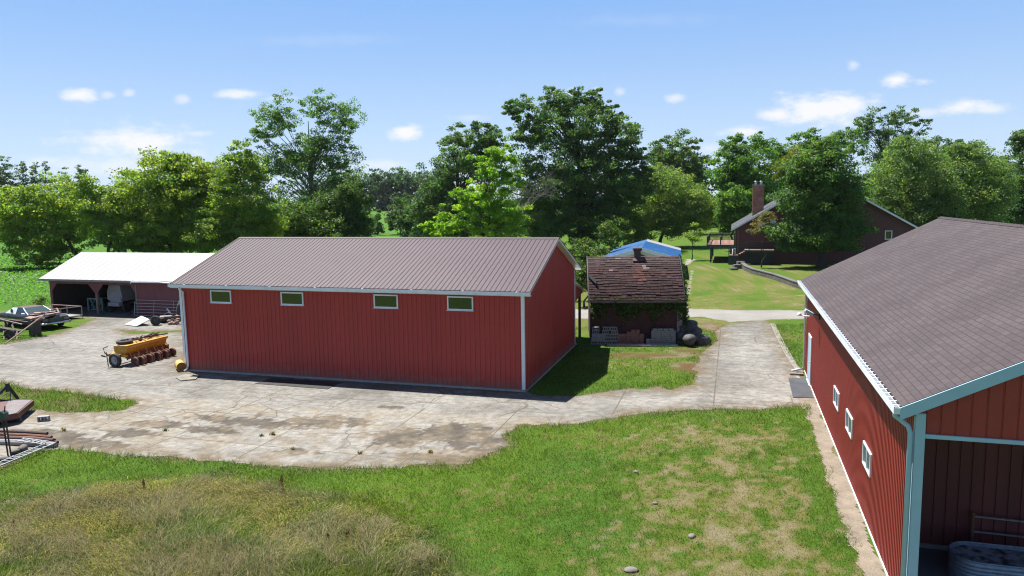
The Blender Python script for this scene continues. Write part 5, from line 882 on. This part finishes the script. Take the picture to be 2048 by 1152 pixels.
for k,(px,tp,w_) in enumerate(((12,308,15),(43,322,14),(68,324,12),(92,326,9),(128,328,14),(160,326,16),(-8,330,14))):
    tree('field_tree',['tallest thin dark tree at the far edge of the crop field','thin dark tree next to the tallest one on the field edge','narrow dark tree third along the field edge','slimmest dark tree on the field edge','dark bushy topped tree on the field edge beyond the leaning tree','dark tree peeping over the slim yellow green tree','thin dark tree cut by the picture edge beyond the field'][k],px,240,[(px,tp+14,w_*.7,14),(px+3,tp+38,w_,20),(px-3,tp+68,w_*1.1,26),(px,tp+100,w_*1.2,24)],FAR,2.2,.36,.3,None,g2,1.2,per=14)
g3='bushes at the edge of the far meadow'
tree('bush','rounded green bush before the distant pale field',742,185,[(742,448,26,22),(730,440,16,20)],MID,4,.3,.15,None,g3,cat='bush')
tree('cedar','small dark pointed cedar before the distant pale field',756,180,[(756,428,5,14),(756,446,9,14),(756,460,11,12)],DK,5,.24,.15,cat='tree')
tree('bush','dark spreading bush beside the small cedar',800,182,[(795,440,30,28),(830,445,34,30),(808,405,26,22)],(.08,.15,.04),4.4,.3,.2,None,g3,cat='bush')
tree('oak','huge dark oak towering behind the red barn gable',1165,118,[(1150,250,92,62),(1060,255,50,62),(1220,285,68,70),(1262,300,34,44),(1150,350,128,72),(1080,390,78,76),(1230,390,82,68),(1125,205,46,34),(1178,200,36,30),(1035,220,30,22),(1215,225,30,26),(1140,440,112,46),(1175,470,60,30),(1285,350,24,34)],(.082,.155,.045),3.3,.22,.75,None,None,.82,nb=44)
tree('oak','dark oak behind the bright maple, lower than the huge oak',930,136,[(935,325,70,66),(880,365,46,54),(970,290,50,44),(915,275,34,26),(900,430,86,56),(850,420,34,44),(960,250,26,16)],(.08,.15,.046),3.6,.25,.55,None,None,.9,nb=30)
tree('maple','bright lime green maple just behind the red barn ridge',985,88,[(990,330,44,38),(960,385,54,44),(900,440,56,30),(1010,430,48,46),(1005,303,26,18),(935,405,36,26),(870,458,34,18),(1030,360,22,24),(985,455,80,24)],BRT,4.0,.19,.26,None,None,.72,nb=26)
tree('locust','pale feathery tree behind the blue roofed shed',1318,122,[(1340,385,68,50),(1385,415,58,46),(1290,440,58,40),(1345,440,84,34),(1415,410,24,26),(1310,350,34,22),(1260,470,44,26)],LT,3.6,.17,.3,None,None,1.,nb=24)
g4='dark trees behind the farmhouse'
tree('ash','dark tree between the huge oak and the farmhouse trees',1352,165,[(1350,308,54,44),(1385,330,40,40),(1320,330,40,50),(1350,365,70,30)],DKB,4,.3,.4,None,g4)
tree('ash','bushy bright green tree behind the brick chimney',1488,122,[(1490,320,58,48),(1450,350,40,36),(1500,370,58,44),(1520,285,26,20),(1470,285,26,18)],(.11,.215,.045),4.4,.21,.4,None,g4)
tree('ash','dark green tree rising between chimney and big maple',1598,126,[(1598,290,44,34),(1560,320,40,36),(1645,300,40,34),(1690,290,38,34),(1600,340,70,34)],(.10,.19,.042),3.4,.22,.4,None,g4)
tree('ash','yellow lime tree top showing over the big dark maple',1592,112,[(1590,315,28,22),(1580,345,34,30)],(.15,.18,.02),4,.18,.2,None,g4)
tree('elm','tall airy tree against the cloud behind the farmhouse',1775,150,[(1740,238,36,26),(1725,265,32,16),(1795,235,46,24),(1850,240,26,10),(1770,270,54,24),(1830,262,30,18),(1780,310,70,40),(1760,215,20,8)],(.075,.14,.05),1.7,.22,.35,None,None,.85,nb=50,per=34,hmin=10,shell=.6)
tree('ash','dark tree behind the pale willow',1905,165,[(1900,305,52,32),(1960,340,60,40),(1870,330,40,40),(2000,350,60,40)],(.07,.13,.04),4,.3,.4,None,g4)
tree('sapling','bright green tree between deck and chimney',1468,112,[(1468,400,34,34),(1475,430,36,36),(1455,440,26,30)],(.11,.21,.04),4.6,.19,.2)
tree('big_maple','large dense dark maple standing on the lawn before the farmhouse',1646,84,[(1640,335,62,44),(1636,400,80,52),(1642,465,88,44),(1660,300,44,26),(1600,470,50,40),(1685,450,44,64),(1575,488,24,20),(1605,350,46,34),(1700,380,36,50),(1642,500,80,18)],(.085,.165,.042),5.6,.17,.55,None,None,1.05,hmin=3.2,nb=24,zmin=2.,up=1.0)
tree('willow','large pale green feathery tree behind the shingle roof',1855,96,[(1825,335,66,60),(1880,390,120,54),(1940,330,54,48),(1790,395,46,54),(1985,380,46,56),(1845,440,110,40),(1900,450,110,40),(1925,300,30,20),(1815,290,30,18)],(.15,.23,.075),4.4,.15,.5,None,None,1.05,nb=24)
tree('spruce','dark tree at the edge of the picture beyond the shingle roof',2052,112,[(2050,340,36,80),(2044,275,18,26),(2040,420,44,50),(2060,290,20,40),(2010,430,30,40)],DKB,4.2,.22,.4)
tree('shrub','pale big leaved shrub between the red barn and the brick shed',1168,56,[(1166,535,20,34),(1185,505,30,22),(1160,565,16,26),(1198,540,18,30)],(.10,.16,.05),3.6,.12,.08,None,'shrubs behind the red barn',cat='shrub')
tree('shrub','green shrub against the far corner of the red barn',1140,60,[(1140,510,18,14),(1172,490,26,16)],(.07,.125,.03),4,.12,.08,None,'shrubs behind the red barn',cat='shrub')
tree('sapling','small young tree on the lawn behind the brick shed',1218,84,[(1215,475,24,18),(1235,468,16,14),(1210,455,16,14)],(.085,.14,.03),3,.13,.08,nb=8)
tree('sapling','thin young tree on the sunny lawn past the deck',1384,96,[(1386,470,22,10),(1392,456,18,12)],LT,2.4,.14,.07,nb=8)
tree('sapling','small reddish brown leaved tree against the farmhouse gable',1524,85,[(1520,450,22,16),(1505,462,16,8),(1535,435,16,12)],(.16,.15,.07),2.4,.11,.07,nb=10)
tree('shrub','weedy shrub at the corner of the open machine shed',82,58.5,[(82,600,11,10),(74,608,8,8)],(.09,.15,.05),3.,.08,.03,cat='shrub',zmin=.05)
# bare dead tree
def snag():
    t=thing('dead_tree','bare grey dead tree with twiggy limbs before the huge oak','tree',(AT(1012,480,91).x,91,0)); mb=MB(); q=np.random.default_rng(31)
    def grow(p,d,L,r,lv):
        e=p+d*L; m=p+d*L*.5+q.normal(0,.05*L,3); mb.tube([p,m,e],[r,r*.8,r*.6],5,False)
        if lv==0: return
        for i in range(3 if lv<4 else 4):
            nd=d+q.normal(0,.48,3)+np.array([.30,0,.10]); nd/=np.linalg.norm(nd); f=q.uniform(.45,1.); grow(p+(e-p)*f,nd,L*q.uniform(.6,.85),r*.5,lv-1)
    grow(np.array([0,0,0.]),np.array([.10,0,1.]),4.6,.16,5); mb.build('trunk',TWIG,t)
snag()
# far masses of woodland
def woods(name,label,x0,x1,step,Y,top,base,s,col,seed):
    q=np.random.default_rng(seed); bl=[]; x=x0
    while x<x1:
        t=top(x)+q.uniform(-7,9); r=q.uniform(16,30); bl.append((x,t+r*.8,r,r*.8,q.uniform(-9,9))); yb=t+r
        while yb<base: bl.append((x+q.uniform(-9,9),yb+10,r*1.1,18,q.uniform(-9,9))); yb+=22
        x+=step
    z0=float(ground_z(np.array(0.),np.array(Y))); o,C=foliage(name,bl,Y,Vector((0,Y,z0)),2.6,s,col,seed,None,1.6,-1,.4,.28,9,.6); o.location=(0,Y,z0); return props(o,label,'woodland',kind='stuff')
woods('field_edge_woods','dark woodland along the far edge of the crop field',-110,560,24,246,lambda x:392+.02*x,462,.5,(.05,.095,.05),51)
woods('distant_woods','distant wooded ridge showing through the gap beside the sycamore',640,900,22,420,lambda x:336+abs(x-800)*.10,412,.8,(.055,.10,.066),52)
woods('rear_woods','dark woodland behind the farmhouse trees',1230,2160,26,205,lambda x:345-.012*(x-1230),468,.45,(.06,.12,.045),53)
woods('rear_thicket','dark thicket behind the oaks',820,1260,26,170,lambda x:415,466,.38,(.055,.105,.04),54)
# ------------------------------------------------------------------ weeds
def dock(px,py,hpx,label):
    p=G(px,py); t=thing('dock_plant',label,'weed',(p.x,p.y,0)); h=hpx/1474*p.y*1.05; mb=MB(); mb.tube([(0,0,0),(.02,.01,h*.6),(.03,.0,h)],[.012,.01,.006],5); mb.build('stem',RUSTP,t); q=np.random.default_rng(px); n=110; z=h*(.35+.65*q.random(n)); a=q.uniform(0,6.3,n); r=.05*(1.1-z/h)+.015
    P=np.stack([.03*z/h+np.cos(a)*r,np.sin(a)*r,z],1); V,Fq=leaf_quads(P,q.normal(0,1,(n,3)),q.uniform(.015,.03,n)); npmesh('seed_head',V,Fq,LEAF,np.repeat(np.array([.13,.065,.035])*(.6+.8*q.random((n,1))),4,0),t)
for a in ((287,990,32,'tall brown dock stalk standing highest in the back of the meadow'),(563,987,38,'brown dock stalk at the meadow edge nearest the concrete'),(27,1072,34,'brown dock stalk near the picture edge in the meadow'),(655,1095,30,'short brown dock stalk low in the dry meadow'),(694,1085,26,'brown dock stalk where dry meadow meets lawn')): dock(*a)
def tuft(px,py,n,hh,c):
    p=G(px,py); q=np.random.default_rng(px*7+py); x=p.x+q.normal(0,.04,n); y=p.y+q.normal(0,.035,n); h=hh*q.uniform(.4,1.,n); V,Ft,cc=bent_blades(x-p.x,y-p.y,h,.012*q.uniform(.7,1.3,n),q.uniform(.3,.9,n),q.uniform(0,6.3,n),np.array(c)*(.6+.8*q.random((n,1)))); o=npmesh('weed_tuft',V,Ft,BLADE,cc,k=3); o.location=(p.x,p.y,.005); return props(o,'small weed tuft growing in a crack of the concrete','weed','weed tufts in the concrete cracks')
GT=(.10,.13,.03); BT=(.22,.17,.08)
for k,(px,py) in enumerate(((545,870),(523,873),(586,899),(331,862),(128,862),(720,908),(860,906))): tuft(px,py,30 if k%3 else 50,(.13 if k%4 else .19),GT if k%2 else BT)
# ------------------------------------------------------------------ thin summer haze
hz=MB().box(-700,700,-30,640,-1.2,46).build('haze',bpy.data.materials.new('haze')); hm=hz.data.materials[0]; hm.use_nodes=True; hn=hm.node_tree
for n_ in list(hn.nodes):
    if n_.type=='BSDF_PRINCIPLED': hn.nodes.remove(n_)
vo=hn.nodes.new('ShaderNodeVolumePrincipled'); vo.inputs['Color'].default_value=(.86,.92,1,1); vo.inputs['Density'].default_value=.00005; vo.inputs['Anisotropy'].default_value=.2
hn.links.new(vo.outputs[0],[x for x in hn.nodes if x.type=='OUTPUT_MATERIAL'][0].inputs['Volume']); props(hz,'thin pale summer haze over the farm','haze',kind='stuff')
